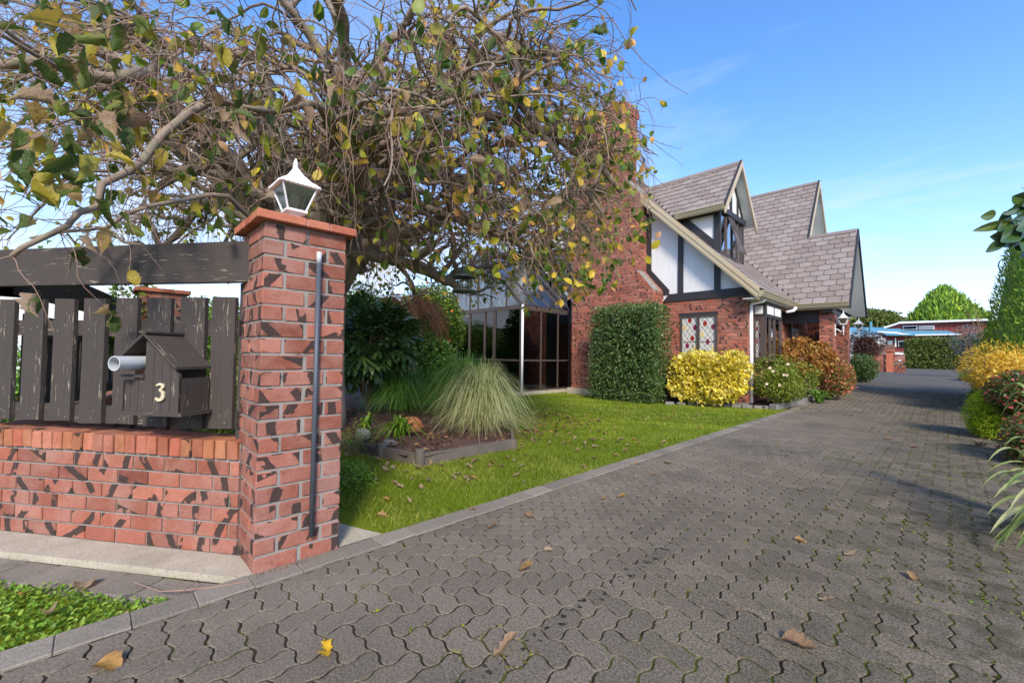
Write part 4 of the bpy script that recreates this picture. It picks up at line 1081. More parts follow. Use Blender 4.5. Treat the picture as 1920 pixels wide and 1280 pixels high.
# --- roofs
def shingle_plane(par,o,u,v,n,lo,hi,vmax,w=.315,rowh=.205,out=None,th=.012,phase=0):
    """o eave origin, u along eave, v up slope, n normal, lo/hi(v)->u limits. makes hex-bottomed shingles"""
    o=Vector(o);u=Vector(u);v=Vector(v).normalized();n=Vector(n).normalized(); res=[] if out is None else out
    k=0;t=0.0
    while t<vmax-.03:
        tm=t+rowh*.5; a=lo(tm);b=hi(tm)
        if b-a>.05:
            x=a-((a-phase)%w)-(w/2 if k%2 else 0)
            while x<b:
                x0=max(x,a);x1=min(x+w-.014,b)
                if x1-x0>.03:
                    full=(x1-x0)>w-.016
                    res.append((o+u*x0+v*t+n*th,u*(x1-x0),v*min(rowh*1.15,vmax-t),n,full,th))
                x+=w
        t+=rowh;k+=1
    return res
def add_shingle(m,s,r,O=None):
    o,uv,vv,n,full,th=s
    if O is not None:o=O
    L=uv.length;u=uv/L; c=.055 if full else 0.0; ez=.02
    a=o+n*.016
    if full: base=[a+u*c,a+uv-u*c,a+uv+vv.normalized()*c*.55,a+uv+vv-n*.020,a+vv-n*.020,a+vv.normalized()*c*.55]
    else: base=[a,a+uv,a+uv+vv-n*.018,a+vv-n*.018]
    m.prism(base,-n*.016,r)
def shingles_to(par,lst,limit):
    sl=[]
    for i,s in enumerate(lst):
        c=s[0]+s[1]*.5+s[2]*.5;P=camproj(c);vis=0<=P[0]<=1920 and 0<=P[1]<=1280 and P[2]>0
        f=max(0,(CAM-c).normalized().dot(s[3])); sl.append((f/(P[2]**2) if vis and s[4] else 0,i))
    sl.sort(reverse=True);top=set(i for a,i in sl[:limit] if a>0); rest=MB();cache={}
    for i,s in enumerate(lst):
        if i in top:
            key=(round(s[3].x,2),round(s[3].y,2),round(s[1].length,3),round(s[2].length,3))
            if key not in cache: m=MB(); add_shingle(m,s,0,Vector((0,0,0))); cache[key]=m.mesh('shingle','shingle')
            ob=bpy.data.objects.new('shingle',cache[key]);COL.objects.link(ob);ob.location=s[0];ob.parent=par; ob.matrix_parent_inverse=Matrix.Translation(-WLOC(par))
        else: add_shingle(rest,s,random.random())
    if rest.F: rest.build('shingles','shingle',par,kind='stuff')
M['underlay']=simple('roof_underlay',(.045,.04,.038),.9)
# main roof, east and west slopes
EVX=-2.96; EVZ=roofz(EVX)
def slab(name,pts,th=.10,mat='soffit',par=house):
    m=MB(); p=[Vector(q) for q in pts]; n=(p[1]-p[0]).cross(p[2]-p[0]).normalized()
    if n.z<0:n=-n
    m.prism(p,-n*.03); o=m.build(name,'underlay',par)
    m=MB(); m.prism([q-n*.0305 for q in p],-n*(th-.03)); m.build('soffit_lining',mat,o); return o
CGS=1.38; CY1=13.84; CZ1=2.65; RY=17.03; RZ=CZ1+CGS*(RY-CY1)
valX=-.21-RZ
roofm=slab('main_roof',[(EVX,10.75,EVZ),(EVX,CY1,EVZ),(valX,RY,RZ),(-7.7,RY,7.49),(-7.7,10.75,7.49)],.09)
slab('main_roof_west',[(-7.7,10.75,7.49),(-7.7,RY+4,7.49),(-12.9,RY+4,2.29),(-12.9,10.75,2.29)],.09)
S=[]
v=Vector((-1,0,1)).normalized(); vl=(-7.7-EVX)*-math.sqrt(2)
def hiY(t): # valley limit measured along +Y from 10.75
    X=EVX-t/math.sqrt(2); z=-.21-X; return min((z-CZ1)/CGS+CY1-10.75,RY-10.75) if z>CZ1 else CY1-10.75
shingle_plane(roofm,(EVX,10.75,EVZ),(0,1,0),v,Vector((1,0,1)),lambda t:0,lambda t:hiY(t),vl,out=S)
# cross gable (main) front slope and porch slope share one plane
nF=Vector((0,-CGS,1)).normalized(); vF=Vector((0,1,CGS)).normalized(); Lf=(RY-CY1)*math.hypot(1,CGS)
PZR=4.86; LP=(PZR-CZ1)/CGS*math.hypot(1,CGS); PRY=CY1+(PZR-CZ1)/CGS
GXM,GXP=-2.90,-1.74
cross=slab('cross_roof',[(EVX,CY1,CZ1),(GXM,CY1,CZ1),(GXM,RY,RZ),(valX,RY,RZ)],.09)
slab('cross_roof_rear',[(GXM,RY,RZ),(valX-3,RY,RZ),(valX-3,RY*2-CY1,CZ1),(GXM,RY*2-CY1,CZ1)],.09)
porch=slab('porch_roof',[(GXM,CY1,CZ1),(GXP,CY1,CZ1),(GXP,PRY,PZR),(GXM,PRY,PZR)],.09)
slab('porch_roof_rear',[(GXM,PRY,PZR),(GXP,PRY,PZR),(GXP,2*PRY-CY1,CZ1-.1),(GXM,2*PRY-CY1,CZ1-.1)],.09)
def loX(t):
    z=CZ1+CGS*t/math.hypot(1,CGS); return (-.21-z) if z>EVZ else EVX
shingle_plane(cross,(0,CY1,CZ1),(1,0,0),vF,nF,lambda t:loX(t),lambda t:GXP if t<LP-.03 else GXM,Lf,out=S)
shingles_to(roofm,[s for s in S if s[3].x>.3],40); 
# dormer roof
DY0,DYR,DY1,DZE,DZR,DXG=10.86,12.02,13.18,4.90,6.33,-3.73
ds=(DZR-DZE)/(DYR-DY0)
dr=slab('dormer_roof',[(DXG,DY0,DZE),(DXG,DYR,DZR),(-.21-DZR,DYR,DZR),(-.21-DZE,DY0,DZE)],.07)
slab('dormer_roof_rear',[(DXG,DY1,DZE),(DXG,DYR,DZR),(-.21-DZR,DYR,DZR),(-.21-DZE,DY1,DZE)],.07)
D=[]
vD=Vector((0,1,ds)).normalized(); nD=Vector((0,-ds,1)).normalized(); LD=(DYR-DY0)*math.hypot(1,ds)
shingle_plane(dr,(0,DY0,DZE),(1,0,0),vD,nD,lambda t:-.21-(DZE+ds*t/math.hypot(1,ds))+.02,lambda t:DXG,LD,out=D)
shingles_to(dr,D,80); shingles_to(cross,[s for s in S if s[3].x<=.3],180)
def ridge(a,b,par): m=MB(); a=Vector(a);b=Vector(b); s=(b-a).normalized().cross(Vector((0,0,1))); m.prism([a+s*.09-Vector((0,0,.06)),a+Vector((0,0,.045)),a-s*.09-Vector((0,0,.06))],b-a); m.build('ridge_cap','shingle',par)
ridge((-.21-DZR,DYR,DZR),(DXG-.01,DYR,DZR),dr); ridge((valX,RY,RZ),(GXM-.01,RY,RZ),cross); ridge((GXM,PRY,PZR),(GXP-.01,PRY,PZR),porch); ridge((-7.7,10.76,7.49),(-7.7,21,7.49),roofm)
# fascias: rake of main gable (two stepped boards)
def rake(a,b,drop,y,th,mat,par=house,name='rake_fascia',off=0):
    (xa,za),(xb,zb)=a,b
    m=MB(); m.prism([(xa,y,za-off),(xb,y,zb-off),(xb,y,zb-off-drop),(xa,y,za-off-drop)],(0,-th,0)); return m.build(name,mat,par)
rake((-7.7,7.52),(EVX,EVZ+.03),.13,10.75,.045,'cream',off=0); rake((-7.7,7.39),(EVX,EVZ-.10),.13,10.75,.03,'cream',off=0); rake((-7.7,7.26),(EVX,EVZ-.235),.035,10.75,.02,'cream')
rake((-12.9,2.32),(-7.7,7.52),.26,10.75,.04,'cream')
slab('gable_soffit',[(-7.7,10.75,7.38),(-7.7,11.1,7.38),(EVX,11.1,EVZ-.11),(EVX,10.75,EVZ-.11)],.02)
# gutters (moulded: three stepped faces)
def gutter(a,b,nrm,par=house):
    a=Vector(a);b=Vector(b);n=Vector(nrm); L_=b-a
    m=MB()
    pr_=[(0,0),(.05,0),(.075,.03),(.075,.055),(.095,.065),(.10,.10),(.125,.115),(.125,.14),(0,.14)]
    m.prism([a+n*p+Vector((0,0,q)) for p,q in pr_],L_); return m.build('gutter','gutter',par)
gutter((EVX+.0,10.705,2.555),(EVX+.0,CY1-.0,2.555),(1,0,0)); gutter((GXP,CY1,2.52),(EVX,CY1,2.52),(0,-1,0))
gutter((DXG-.01,DY0,DZE-.13),(-.21-DZE+.15,DY0,DZE-.13),(0,-1,0))
hb(EX,EVX,10.76,CY1,2.53,2.55,'soffit','eave_soffit'); hb(EX,GXP,CY1+.002,14.1,2.50,2.52,'soffit','eave_soffit')
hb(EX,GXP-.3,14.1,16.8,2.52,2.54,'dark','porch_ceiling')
hb(EX,-2.42,14.15,14.45,2.16,2.5,'black','porch_beam'); hb(-2.42,-2.12,14.55,16.35,2.14,2.45,'black','porch_beam'); 
hb(EX+.01,EX+.05,15.0,15.9,.15,2.1,'brownframe','front_door'); hb(EX+.0,EX+.07,14.9,15.0,.15,2.2,'brownframe','door_frame'); hb(-3.05,-2.75,17.26,17.3,.9,2.1,'brownframe','window'); 
# downpipe at the front corner
m=MB(); m.tube([(EX+.045,11.2,2.42),(EX+.045,11.2,.1)],.042,10); dp=m.build('downpipe','white',house,True)
m=MB(); m.tube([(EX+.045,11.2,2.40),(EX+.06,11.2,2.46),(EX+.30,11.2,2.50),(EX+.34,11.2,2.56)],.042,10); m.build('pipe_elbow','white',dp,True)
m=MB(); m.tube([(-3.0,13.2,2.40),(-2.85,13.3,2.44),(-2.80,13.35,2.53)],.04,10); m.build('pipe_elbow','white',house,True)
# dormer walls
WXD=-3.95
m=MB(); m.prism([(WXD,FY+.0,roofz(WXD)),(WXD,FY,DZE-.02),(-.21-DZE+.1,FY,DZE-.02)],(0,.08,0)); ck=m.build('dormer_cheek','stucco',house)
def cb(pts,th=-.028,par=None): m=MB(); m.prism([(x,FY-.004,z) for x,z in pts],(0,th,0)); m.build('timber_board','black',par or house)
cb([(WXD-.13,roofz(WXD)+.02),(WXD,roofz(WXD)-.05),(WXD,DZE-.03),(WXD-.13,DZE-.03)])
cb([(-5.05,DZE-.12),(WXD-.13,DZE-.12),(WXD-.13,DZE-.03),(-5.10,DZE-.03)],-.025)
cb([(-5.1,4.87),(WXD-.131,roofz(WXD)+.0+.12),(WXD-.131,roofz(WXD)+.40),(-4.80,4.87)],-.022)
# dormer front
hb(WXD-.1,WXD,FY+.0,12.9,3.60,3.78,'black','timber_board'); hb(WXD-.1,WXD+.05,FY-.03,12.95,4.86,5.0,'black','lintel')
hb(WXD-.1,WXD+.012,FY+.0,FY+.09,3.78,4.86,'black','post'); hb(WXD-.1,WXD+.012,12.81,12.9,3.78,4.86,'black','post')
m=MB(); m.prism([(WXD-.05,FY,5.0),(WXD-.05,12.94,5.0),(WXD-.05,DYR,5.0+(12.94-DYR)*ds+.12)],(-.05,0,0)); m.build('gable_panel','stucco',house)
m=MB(); m.box(WXD-.05,WXD-.01,DYR-.07,DYR+.05,5.0,DZR-.16); m.build('timber_board','black',house)
m=MB(); m.prism([(WXD-.045,DYR+.48,5.0),(WXD-.045,DYR+.56,5.0),(WXD-.045,DYR+.56,5.45),(WXD-.045,DYR+.48,5.6)],(.03,0,0)); m.build('timber_board','black',house)
m=MB(); 
for sg in (-1,1):
    yb=DYR+sg*(.95)
    m.prism([(WXD-.046,DYR,DZR-.10),(WXD-.046,DYR,DZR-.24),(WXD-.046,DYR+sg*.98,5.01),(WXD-.046,DYR+sg*1.06,5.05)],(.03,0,0))
m.build('timber_board','black',house)
dw=hb(WXD-.05,WXD,11.19,12.81,3.78,3.83,'brownframe','dormer_window')
for y in (11.19,11.60,12.05,12.45,12.76): hb(WXD-.05,WXD+.0,y,y+.05,3.83,4.86,'brownframe','mullion',dw)
m=MB(); m.box(WXD-.035,WXD-.03,11.24,12.76,3.83,4.84); m.build('glass','glassdark',dw)
m=MB(); m.prism([(WXD+.01,11.66,4.80),(WXD+.01,12.04,4.80),(WXD+.30,12.04,3.86),(WXD+.30,11.66,3.86)],(.012,0,.004)); sash=m.build('open_sash','glassdark',dw)
m=MB()
for y in (11.655,12.02): m.prism([(WXD+.012,y,4.82),(WXD+.012,y+.035,4.82),(WXD+.315,y+.035,3.84),(WXD+.315,y,3.84)],(.022,0,.007))
for (x,z) in ((WXD+.012,4.80),(WXD+.302,3.85)): m.box(x,x+.02,11.69,12.02,z-.01,z+.03)
m.build('sash_frame','brownframe',sash)
hb(WXD-.3,WXD-.2,11.25,12.75,3.83,4.8,'curtain','curtain',dw)
hb(-5.20,-5.02,FY-.13,FY-.03,4.66,4.74,'white','security_light')
# dormer rake fascias
def rakeX(x,a,b,drop,th,mat,name='rake_fascia'):
    (ya,za),(yb,zb)=a,b; m=MB(); m.prism([(x,ya,za),(x,yb,zb),(x,yb,zb-drop),(x,ya,za-drop)],(th,0,0)); return m.build(name,mat,house)
rakeX(DXG,(DY0-.05,DZE-.04),(DYR,DZR+.03),.19,.04,'cream'); rakeX(DXG,(DYR,DZR+.03),(DY1+.05,DZE-.04),.19,.04,'cream')
rakeX(DXG-.02,(DY0-.06,DZE+.0),(DYR,DZR+.055),.06,.05,'black','drip_edge')
# porch and cross gable: recessed panels, rakes and boards
m=MB(); m.prism([(-2.35,CY1+.2,2.55),(-2.35,2*PRY-CY1-.2,2.55),(-2.35,PRY,PZR-.30)],(-.06,0,0)); m.build('gable_panel','stucco',house)
hb(-2.34,-2.10,CY1+.1,16.9,2.40,2.56,'black','tie_beam')
for y in (14.35,14.85,15.35,15.95): 
    zt=CZ1+CGS*(min(y,2*PRY-y)-CY1)-.2; hb(-2.345,-2.31,y,y+.10,2.56,zt,'black','timber_board')
rakeX(GXP,(CY1-.03,CZ1-.02),(PRY,PZR+.03),.16,.045,'black'); rakeX(GXP,(PRY,PZR+.03),(2*PRY-CY1,CZ1-.05),.16,.045,'black')
m=MB(); m.prism([(-3.28,CY1+1.4,PZR-.3),(-3.28,2*RY-CY1-1.4,PZR-.3),(-3.28,RY,RZ-.2)],(-.06,0,0)); m.build('gable_panel','stucco',house)
hb(-3.27,-3.22,RY-.06,RY+.06,4.5,RZ-.4,'black','timber_board'); hb(-3.27,-3.22,RY+.5,RY+.6,4.5,RZ-1.0,'black','timber_board'); hb(-3.27,-3.22,RY-.75,RY-.65,4.5,RZ-1.2,'black','timber_board')
rakeX(GXM,(PRY-.05,PZR-.03),(RY,RZ+.03),.2,.04,'cream'); rakeX(GXM,(RY,RZ+.03),(2*RY-CY1,CZ1),.2,.04,'cream')
rakeX(GXM-.02,(PRY-.05,PZR+.02),(RY,RZ+.06),.06,.05,'black','drip_edge')
# wall lanterns on the porch pillars
lantern('wall_lantern',(-1.93,14.35,2.0),1.0,'white coach lantern bracketed to the nearer brick porch pillar',None,(-.18,0))
lantern('wall_lantern',(-1.90,16.95,2.0),1.0,'white coach lantern beside the farther porch pillar against the blue roof',None,(-.2,-.2))
# ================================================= CONSERVATORY
KX0,KX1,KY,KE=-12.7,-8.58,8.8,2.6; KXM=(KX0+KX1)/2; KA=4.55
cons=empty('conservatory',((KX0+KX1)/2,10,.05),'brown framed glass conservatory with pitched glass roof beside the chimney','conservatory')
def kb(x0,x1,y0,y1,z0,z1,name='frame_post',mat='brownframe',par=cons): return hb(x0,x1,y0,y1,z0,z1,mat,name,par)
kb(KX0-.05,KX1+.1,KY-.08,FY-.01,-.05,.10,'plinth','concrete')
kx=[KX0,-11.75,-11.05,-10.28,-9.85,-8.68]
for i,x in enumerate(kx): kb(x,x+(.10 if i in(0,4,5) else .06),KY,KY+.08,.10,KE-.08)
kb(KX0,KX1,KY,KY+.08,KE-.10,KE+.02,'eave_beam'); kb(KX0,KX1,KY+.01,KY+.07,.10,.16,'sill'); kb(KX0,KX1,KY+.01,KY+.07,.98,1.03,'rail')
for y in (9.62,10.42,11.0): kb(KX1-.05,KX1,y,y+.045,.10,KE-.08)
kb(KX1-.08,KX1+.0,KY+.08,FY-.01,KE-.12,KE+.03,'eave_beam'); kb(KX1-.06,KX1,KY+.08,FY-.01,.10,.15,'sill'); kb(KX1-.055,KX1-.005,KY+.08,FY-.01,.98,1.03,'rail')
kb(KX0,KX0+.05,KY+.1,FY-.01,.10,KE,'shade_wall','dark'); kb(KX0+.06,KX1-.1,KY+.1,FY-.01,.10,.115,'floor','dark')  # side wall and floor added near-black, standing in for shade inside
m=MB(); m.box(KX0+.03,KX1-.02,KY+.035,KY+.042,.16,KE-.1); m.build('glass','glass',cons)
m=MB(); m.box(KX1-.03,KX1-.024,KY+.08,FY-.02,.15,KE-.12); m.build('glass','glass',cons)
sl=(KA-KE)/(KXM-KX0)
for sg,xe in ((1,KX0),(-1,KX1)):
    m=MB(); m.prism([(xe,KY+.02,KE+.03),(KXM,KY+.02,KA),(KXM,FY-.02,KA),(xe,FY-.02,KE+.03)],(0,0,-.008)); m.build('roof_glass','glassroof',cons)
    for y in (KY,9.4,10.0,10.6,FY-.09):
        w_=.06 if y in (KY,) else .04
        m=MB(); m.prism([(xe,y,KE+.06),(KXM,y,KA+.04),(KXM,y,KA-.09),(xe,y,KE-.06)],(0,w_,0)); m.build('rafter','brownframe',cons)
kb(KXM-.04,KXM+.04,KY,FY-.01,KA-.05,KA+.06,'ridge_beam')
for x in (-11.75,-11.05,-10.64,-10.0,-9.3): kb(x,x+.045,KY+.01,KY+.06,KE+.02,KE+.02+sl*min(x-KX0,KX1-x)-.05,'gable_bar')
m=MB(); m.prism([(KX0+.1,KY+.03,KE+.03),(KX1-.1,KY+.03,KE+.03),(KXM,KY+.03,KA-.05)],(0,.006,0)); m.build('gable_glass','glassroof',cons)
bd([(KXM,KA+.06),(KX1+.1,KE+.0),(KX1+.1,KE+.26),(KXM,KA+.36)],'timber_board',th=-.03)
for (x,y) in ((KX1+.045,KY-.03),(KX0-.03,KY-.03)):
    m=MB(); m.tube([(x,y,KE+.02),(x,y,.0)],.036,10); m.build('downpipe','white',cons,True)
# wicker sofa with cushion, inside
sofa=empty('wicker_sofa',(-9.2,10.2,.1),'dark wicker sofa with white cushion edge inside the conservatory','sofa')
m=MB(); m.box(-9.35,-8.75,9.15,10.9,.10,.45); m.build('seat_base','wicker',sofa)
m=MB(); m.box(-8.85,-8.72,9.15,10.9,.45,.90); m.build('backrest','wicker',sofa)
m=MB(); m.tube([(-8.78,y_,.925+.015*math.sin(y_*14)) for y_ in np.linspace(9.15,10.9,24)],.045,8); m.build('cushion','cushion',sofa,True)
pic=empty('framed_picture',(-9.75,11.05,1.75),'small framed picture on the brick wall inside the conservatory','picture')
m=MB(); m.box(-9.98,-9.62,11.04,11.085,1.55,2.0); m.build('frame','brownframe',pic); m=MB(); m.box(-9.94,-9.66,11.03,11.039,1.59,1.96); m.build('picture_sheet','silver',pic)
kb(-9.3,-9.2,11.0,11.085,.1,2.5,'inner_door_frame','white')
# ================================================= GARDEN
def ray_(x,y): return fwd+right*((x-960)/F_PX)-upv*((y-640)/F_PX)
def PYp(x,y,Y): r=ray_(x,y); return CAM+r*(Y/r.y)
def PZp(x,y,z=0.0): r=ray_(x,y); return CAM+r*((z-CAM.z)/r.z)
# --- timber edging
edg=empty('timber_edging',(-4.2,2.3,0),'low weathered timber edging with round posts around the garden bed','edging')
pts_e=[(-5.4,2.03),(-4.36,2.29),(-3.80,2.42),(-3.74,3.70),(-4.7,4.6)]
for a,b in zip(pts_e,pts_e[1:]):
    A=Vector((*a,-.03));B=Vector((*b,-.03)); n=(B-A).normalized().cross(Vector((0,0,1)))
    m=MB(); m.prism([A-n*.02,B-n*.02,B+n*.02,A+n*.02],(0,0,.155)); m.build('edging_board','sleeper',edg)
for (x,y),r,h in zip(pts_e[1:4],(.05,.052,.05),(.20,.205,.15)):
    m=MB(); n_=18; m.lathe((x,y,-.03),[(r,0),(r*1.02,h*.5),(r,h-.012),(r*.88,h)],n_); m.build('edging_post','sleeper',edg,False)
def clump(name,label,cat,c,n,h,sp,w,mat,**kw):
    e=empty(name,c,label,cat); V,F_,R=blades(c,n,h,sp,w,**kw); obj('blades',mesh('blades',V,F_,mat,R),e,kind='stuff'); return e
clump('ornamental_grass','large cream and green variegated grass tussock spilling over the timber edging','grass clump',(-4.66,3.98,.05),2500,1.85,.80,.010,'variegate',droop=1.0,seg=8,rad0=.20,minh=.25)
V,F_,R=blades((-4.66,3.98,.05),260,1.2,.92,.010,droop=1.4,seg=8,rad0=.25,minh=.2); obj('dead_blades',mesh('dead_blades',V,F_,'strawm',R),bpy.data.objects['ornamental_grass'],kind='stuff')
clump('ornamental_grass','tall dark green grass tussock behind the variegated one','grass clump',(-5.95,4.75,.05),3000,2.0,.95,.011,'mondo',droop=1.05,seg=7,rad0=.18)
clump('ornamental_grass','dark green lily turf clump behind the terracotta pot','grass clump',(-7.3,4.2,.06),1700,1.45,.75,.018,'mondo',droop=1.2,seg=6,rad0=.2)
clump('ornamental_grass','dark lily turf clump under the large-leaved shrub','grass clump',(-8.6,5.4,.06),1000,1.4,.8,.018,'mondo',droop=1.1,seg=6,rad0=.25)
clump('strap_plant','bright green strap-leaved plant in front of the terracotta pot','plant',(-4.95,2.85,.06),95,.62,.48,.034,'strap',droop=1.25,seg=8,rad0=.05)
clump('strap_plant','small green broad-leaved lily beside the grey stone','plant',(-5.45,2.62,.06),22,.55,.20,.045,'green',droop=.7,seg=6,rad0=.05)
for k in range(5):
    pass
# terracotta pot lying in the mulch
pot=empty('terracotta_pot',(-5.30,3.22,.12),'round terracotta pot lying half buried in the mulch','pot')
m=MB(); m.lathe((-5.30,3.22,.02),[(.02,.245),(.08,.235),(.125,.20),(.155,.15),(.165,.10),(.16,.03),(.14,0)],22); m.build('bowl','terracotta',pot,True)
m=MB(); m.lathe((-5.30,3.22,.02),[(.166,.085),(.175,.09),(.175,.115),(.165,.12)],22); m.build('rim','terracotta',pot,True)
def rock(name,c,r,label,seed=0,mat='stone',sq=(1,1,1)):
    import bmesh
    bm=bmesh.new(); bmesh.ops.create_icosphere(bm,subdivisions=2,radius=1); rr=random.Random(seed)
    for v in bm.verts:
        k=max(abs(v.co.x),abs(v.co.y),abs(v.co.z)); v.co=v.co*(.6+.4/k)*rr.uniform(.9,1.05); v.co=Vector((v.co.x*sq[0],v.co.y*sq[1],v.co.z*sq[2]))*r
    me=bpy.data.meshes.new(name); bm.to_mesh(me); bm.free(); me.materials.append(M[mat]); o=obj(name,me,None,c); tag(o,label,'stone'); return o
rock('garden_stone',(-4.98,2.36,.16),.10,'squared grey stone by the gate pillar at the corner of the garden bed',3,sq=(1.2,.7,.8))
rock('garden_stone',(-4.62,2.52,.10),.075,'small flat stone behind the round edging post',5,sq=(1.3,.9,.5))
shrub('fern','low light green fern on the lawn edge behind the gate pillar','fern',(-3.75,1.55,.07),'ell',(.42,.26,.10),1500,.045,'clover','narrow',lump=.3,depth=.8,droop=0)
shrub('small_shrub','small leafy shrublet against the timber edging beside the gate pillar','shrub',(-4.72,2.12,.15),'ell',(.24,.2,.13),700,.035,'green','narrow',depth=.9,lump=.3)
# fallen mulch chips / dead leaves over the bed
n=2600; P=np.stack([RG.uniform(-8,-3.85,n),RG.uniform(2.2,6.2,n),np.full(n,.10)],1); P[:,2]+=RG.uniform(-.01,.03,n)
kp=[(P[i,1]>2.06+(P[i,0]+5.2)*.26+.06) for i in range(n)]; P=P[np.array(kp)]
D=RG.normal(size=P.shape); D[:,2]*=.25; V,F_,R=scatter(P,D,.055*RG.uniform(.5,1.4,len(P)),'quad',up=np.array([[0,0,1.0]]))
M['litter']=leafmat('bark_litter',[(0,(.05,.025,.016)),(.6,(.13,.06,.035)),(.85,(.24,.13,.06)),(1,(.40,.24,.08))],.05,.9,.1)
o=obj('leaf_litter',mesh('leaf_litter',V,F_,'litter',R),kind='stuff')
# --- broad leaved shrub with palm-shaped leaves
def palmate(c,rad,n,size):
    P,nr=shell_pts(n,'ell',rad,.15,2.0,4,.5); out=[]
    cc=np.array(c)
    for p,q in zip(P,nr):
        d=Vector(q)+Vector((random.uniform(-.4,.4),random.uniform(-.4,.4),random.uniform(-.5,.1))); d.normalize(); u=(Vector((0,0,1))+Vector(RG.normal(size=3))*.25).normalized()
        s=d.cross(u).normalized(); k=8; sz=size*random.uniform(.7,1.2)
        ang=np.linspace(-1.9,1.9,k); Dd=np.array([d*math.cos(a)+s*math.sin(a)-Vector((0,0,.2)) for a in ang])
        out.append((np.repeat([p],k,0)+cc,Dd,sz*(1-.25*np.abs(ang)/1.9),np.repeat([[u.x,u.y,u.z]],k,0)*3))
    T=[scatter(a,b,c_,'narrow2',up=u_) for a,b,c_,u_ in out]; return cat3(T)
LEAF['narrow2']=(np.array([[0,0,0],[.35,.11,.03],[.35,-.11,.03],[.75,.13,.02],[.75,-.13,.02],[1,0,-.08]]),np.array([[0,2,1],[1,2,4],[1,4,3],[3,4,5]]))
fz=empty('fatsia_shrub',CP(700,700,8.2)*1.0,'dark green shrub with large hand-shaped glossy leaves behind the gate pillar','shrub')
fc=CP(694,640,8.0); V,F_,R=palmate(fc,(.85,.85,.72),300,.30); obj('foliage',mesh('foliage',V,F_,'dgreen',R),fz,kind='stuff')
ps=[];rs=[]
for k in range(14):
    a=k*.45; top=fc+Vector((math.cos(a)*.6,math.sin(a)*.6,random.uniform(0,.6))); b0=Vector((fc.x,fc.y,.05)); ps.append(np.array([b0.lerp(top,t)+Vector((0,0,.1*math.sin(3*t))) for t in (0,.3,.6,1)])); rs.append(np.array([.02,.017,.013,.008]))
V,F_,R=tubes_np(ps,rs,5); obj('stems',mesh('stems',V,F_,'twig',R),fz,kind='stuff')
# --- shrubs at the back on the left
def sh(name,label,cat,px_,py_,d,shape,rad,n,size,mat,kind='quad',**kw):
    c=CP(px_,py_,d); return shrub(name,label,cat,c,shape,rad,n,size,mat,kind,**kw)
sh('shrub','pale green shrub with round seed heads beside the fatsia','shrub',668,598,10.0,'ell',(.95,.95,.85),5000,.06,'green',core=.7)
sh('shrub','leafy mid green shrub left of the orange tree','shrub',745,640,11.0,'ell',(1.1,1.1,1.05),5200,.08,'mondo',core=.75)
sh('citrus_tree','dense green citrus tree carrying oranges by the conservatory','tree',806,612,12.0,'ell',(.95,.95,1.25),6500,.085,'green',core=.8)
ct=bpy.data.objects['citrus_tree']; cc=CP(806,612,12.0)
om=MB(); om.lathe((0,0,-.04),[(.005,0),(.03,.01),(.042,.04),(.03,.07),(.005,.08)],8); omm=om.mesh('orange','orangefruit',True)
for k in range(34):
    d=Vector(RG.normal(size=3)); d.normalize(); 
    if d.z<-.6: continue
    place('orange',omm,cc+Vector((d.x*.97,d.y*.97,d.z*1.25)),0,ct)
sh('shrub','dark shrub under the orange tree at the conservatory corner','shrub',790,668,10.8,'ell',(.9,.8,.6),3600,.07,'mondo',core=.7)
c_=CP(762,598,10.5); we=empty('weeping_maple',(c_.x,c_.y,.1),'bare weeping maple with orange-brown twigs between green shrubs','tree')
ps=[];rs=[]
for k in range(620):
    a=random.uniform(0,6.28); r1=random.uniform(.2,1.15); z0=c_.z+.55-.25*r1*r1+random.uniform(-.3,.1); s0=Vector((c_.x+math.cos(a)*r1*.5,c_.y+math.sin(a)*r1*.5,z0)); L_=random.uniform(.3,.9)
    ps.append(np.array([s0,s0+Vector((math.cos(a)*.3,math.sin(a)*.3,-.02)),s0+Vector((math.cos(a)*.5,math.sin(a)*.5,-L_*.45)),s0+Vector((math.cos(a+.3)*.58,math.sin(a+.3)*.58,-L_))])); rs.append(np.array([.007,.005,.004,.003]))
V,F_,R=tubes_np(ps,rs,3); obj('twigs',mesh('twigs',V,F_,'weep',R),we,kind='stuff')
V,F_,R=foliage(c_,'ell',(1.0,1.0,.6),380,.07,'quad'); obj('foliage',mesh('foliage',V,F_,'nandina',R),we,kind='stuff')
m=MB(); m.tube([(c_.x,c_.y,0),(c_.x+.1,c_.y,.8),(c_.x,c_.y,c_.z+.5)],[.06,.05,.03],7); m.build('trunk','bark',we)
# greenery glimpsed behind the picket fence
shrub('shrub','leafy green shrub behind the left part of the picket fence','shrub',Vector((-6.6,1.3,.55)),'ell',(1.0,.5,.5),2600,.06,'green',core=.7)
shrub('shrub','green shrub between the picket fence and the gate pillar','shrub',Vector((-4.1,1.15,.42)),'ell',(.85,.35,.38),2400,.05,'green',core=.7)
shrub('climbing_ivy','ivy growing up the rear brick pillar','ivy',Vector((-6.75,.28,1.35)),'ell',(.28,.16,.6),900,.055,'green',lump=.35)
sh2=lambda l,p,r:shrub('citrus_tree',l,'tree',Vector(p),'ell',r,5200,.12,'green',core=.85)
sh2('low bushy tree behind the fence nearest the garden, reflected in the conservatory',(-15.6,1.6,1.15),(1.9,1.5,1.25)); sh2('bushy tree between the low tree and the citrus at the back of the garden',(-18.4,2.2,1.4),(1.9,1.6,1.4)); sh2('citrus tree far left beyond the rear brick pillar',(-21.5,3.2,1.7),(2.2,2.6,1.7)); sh2('citrus tree at the far left boundary behind the fence',(-26,-3,1.9),(3.0,3.2,1.9))
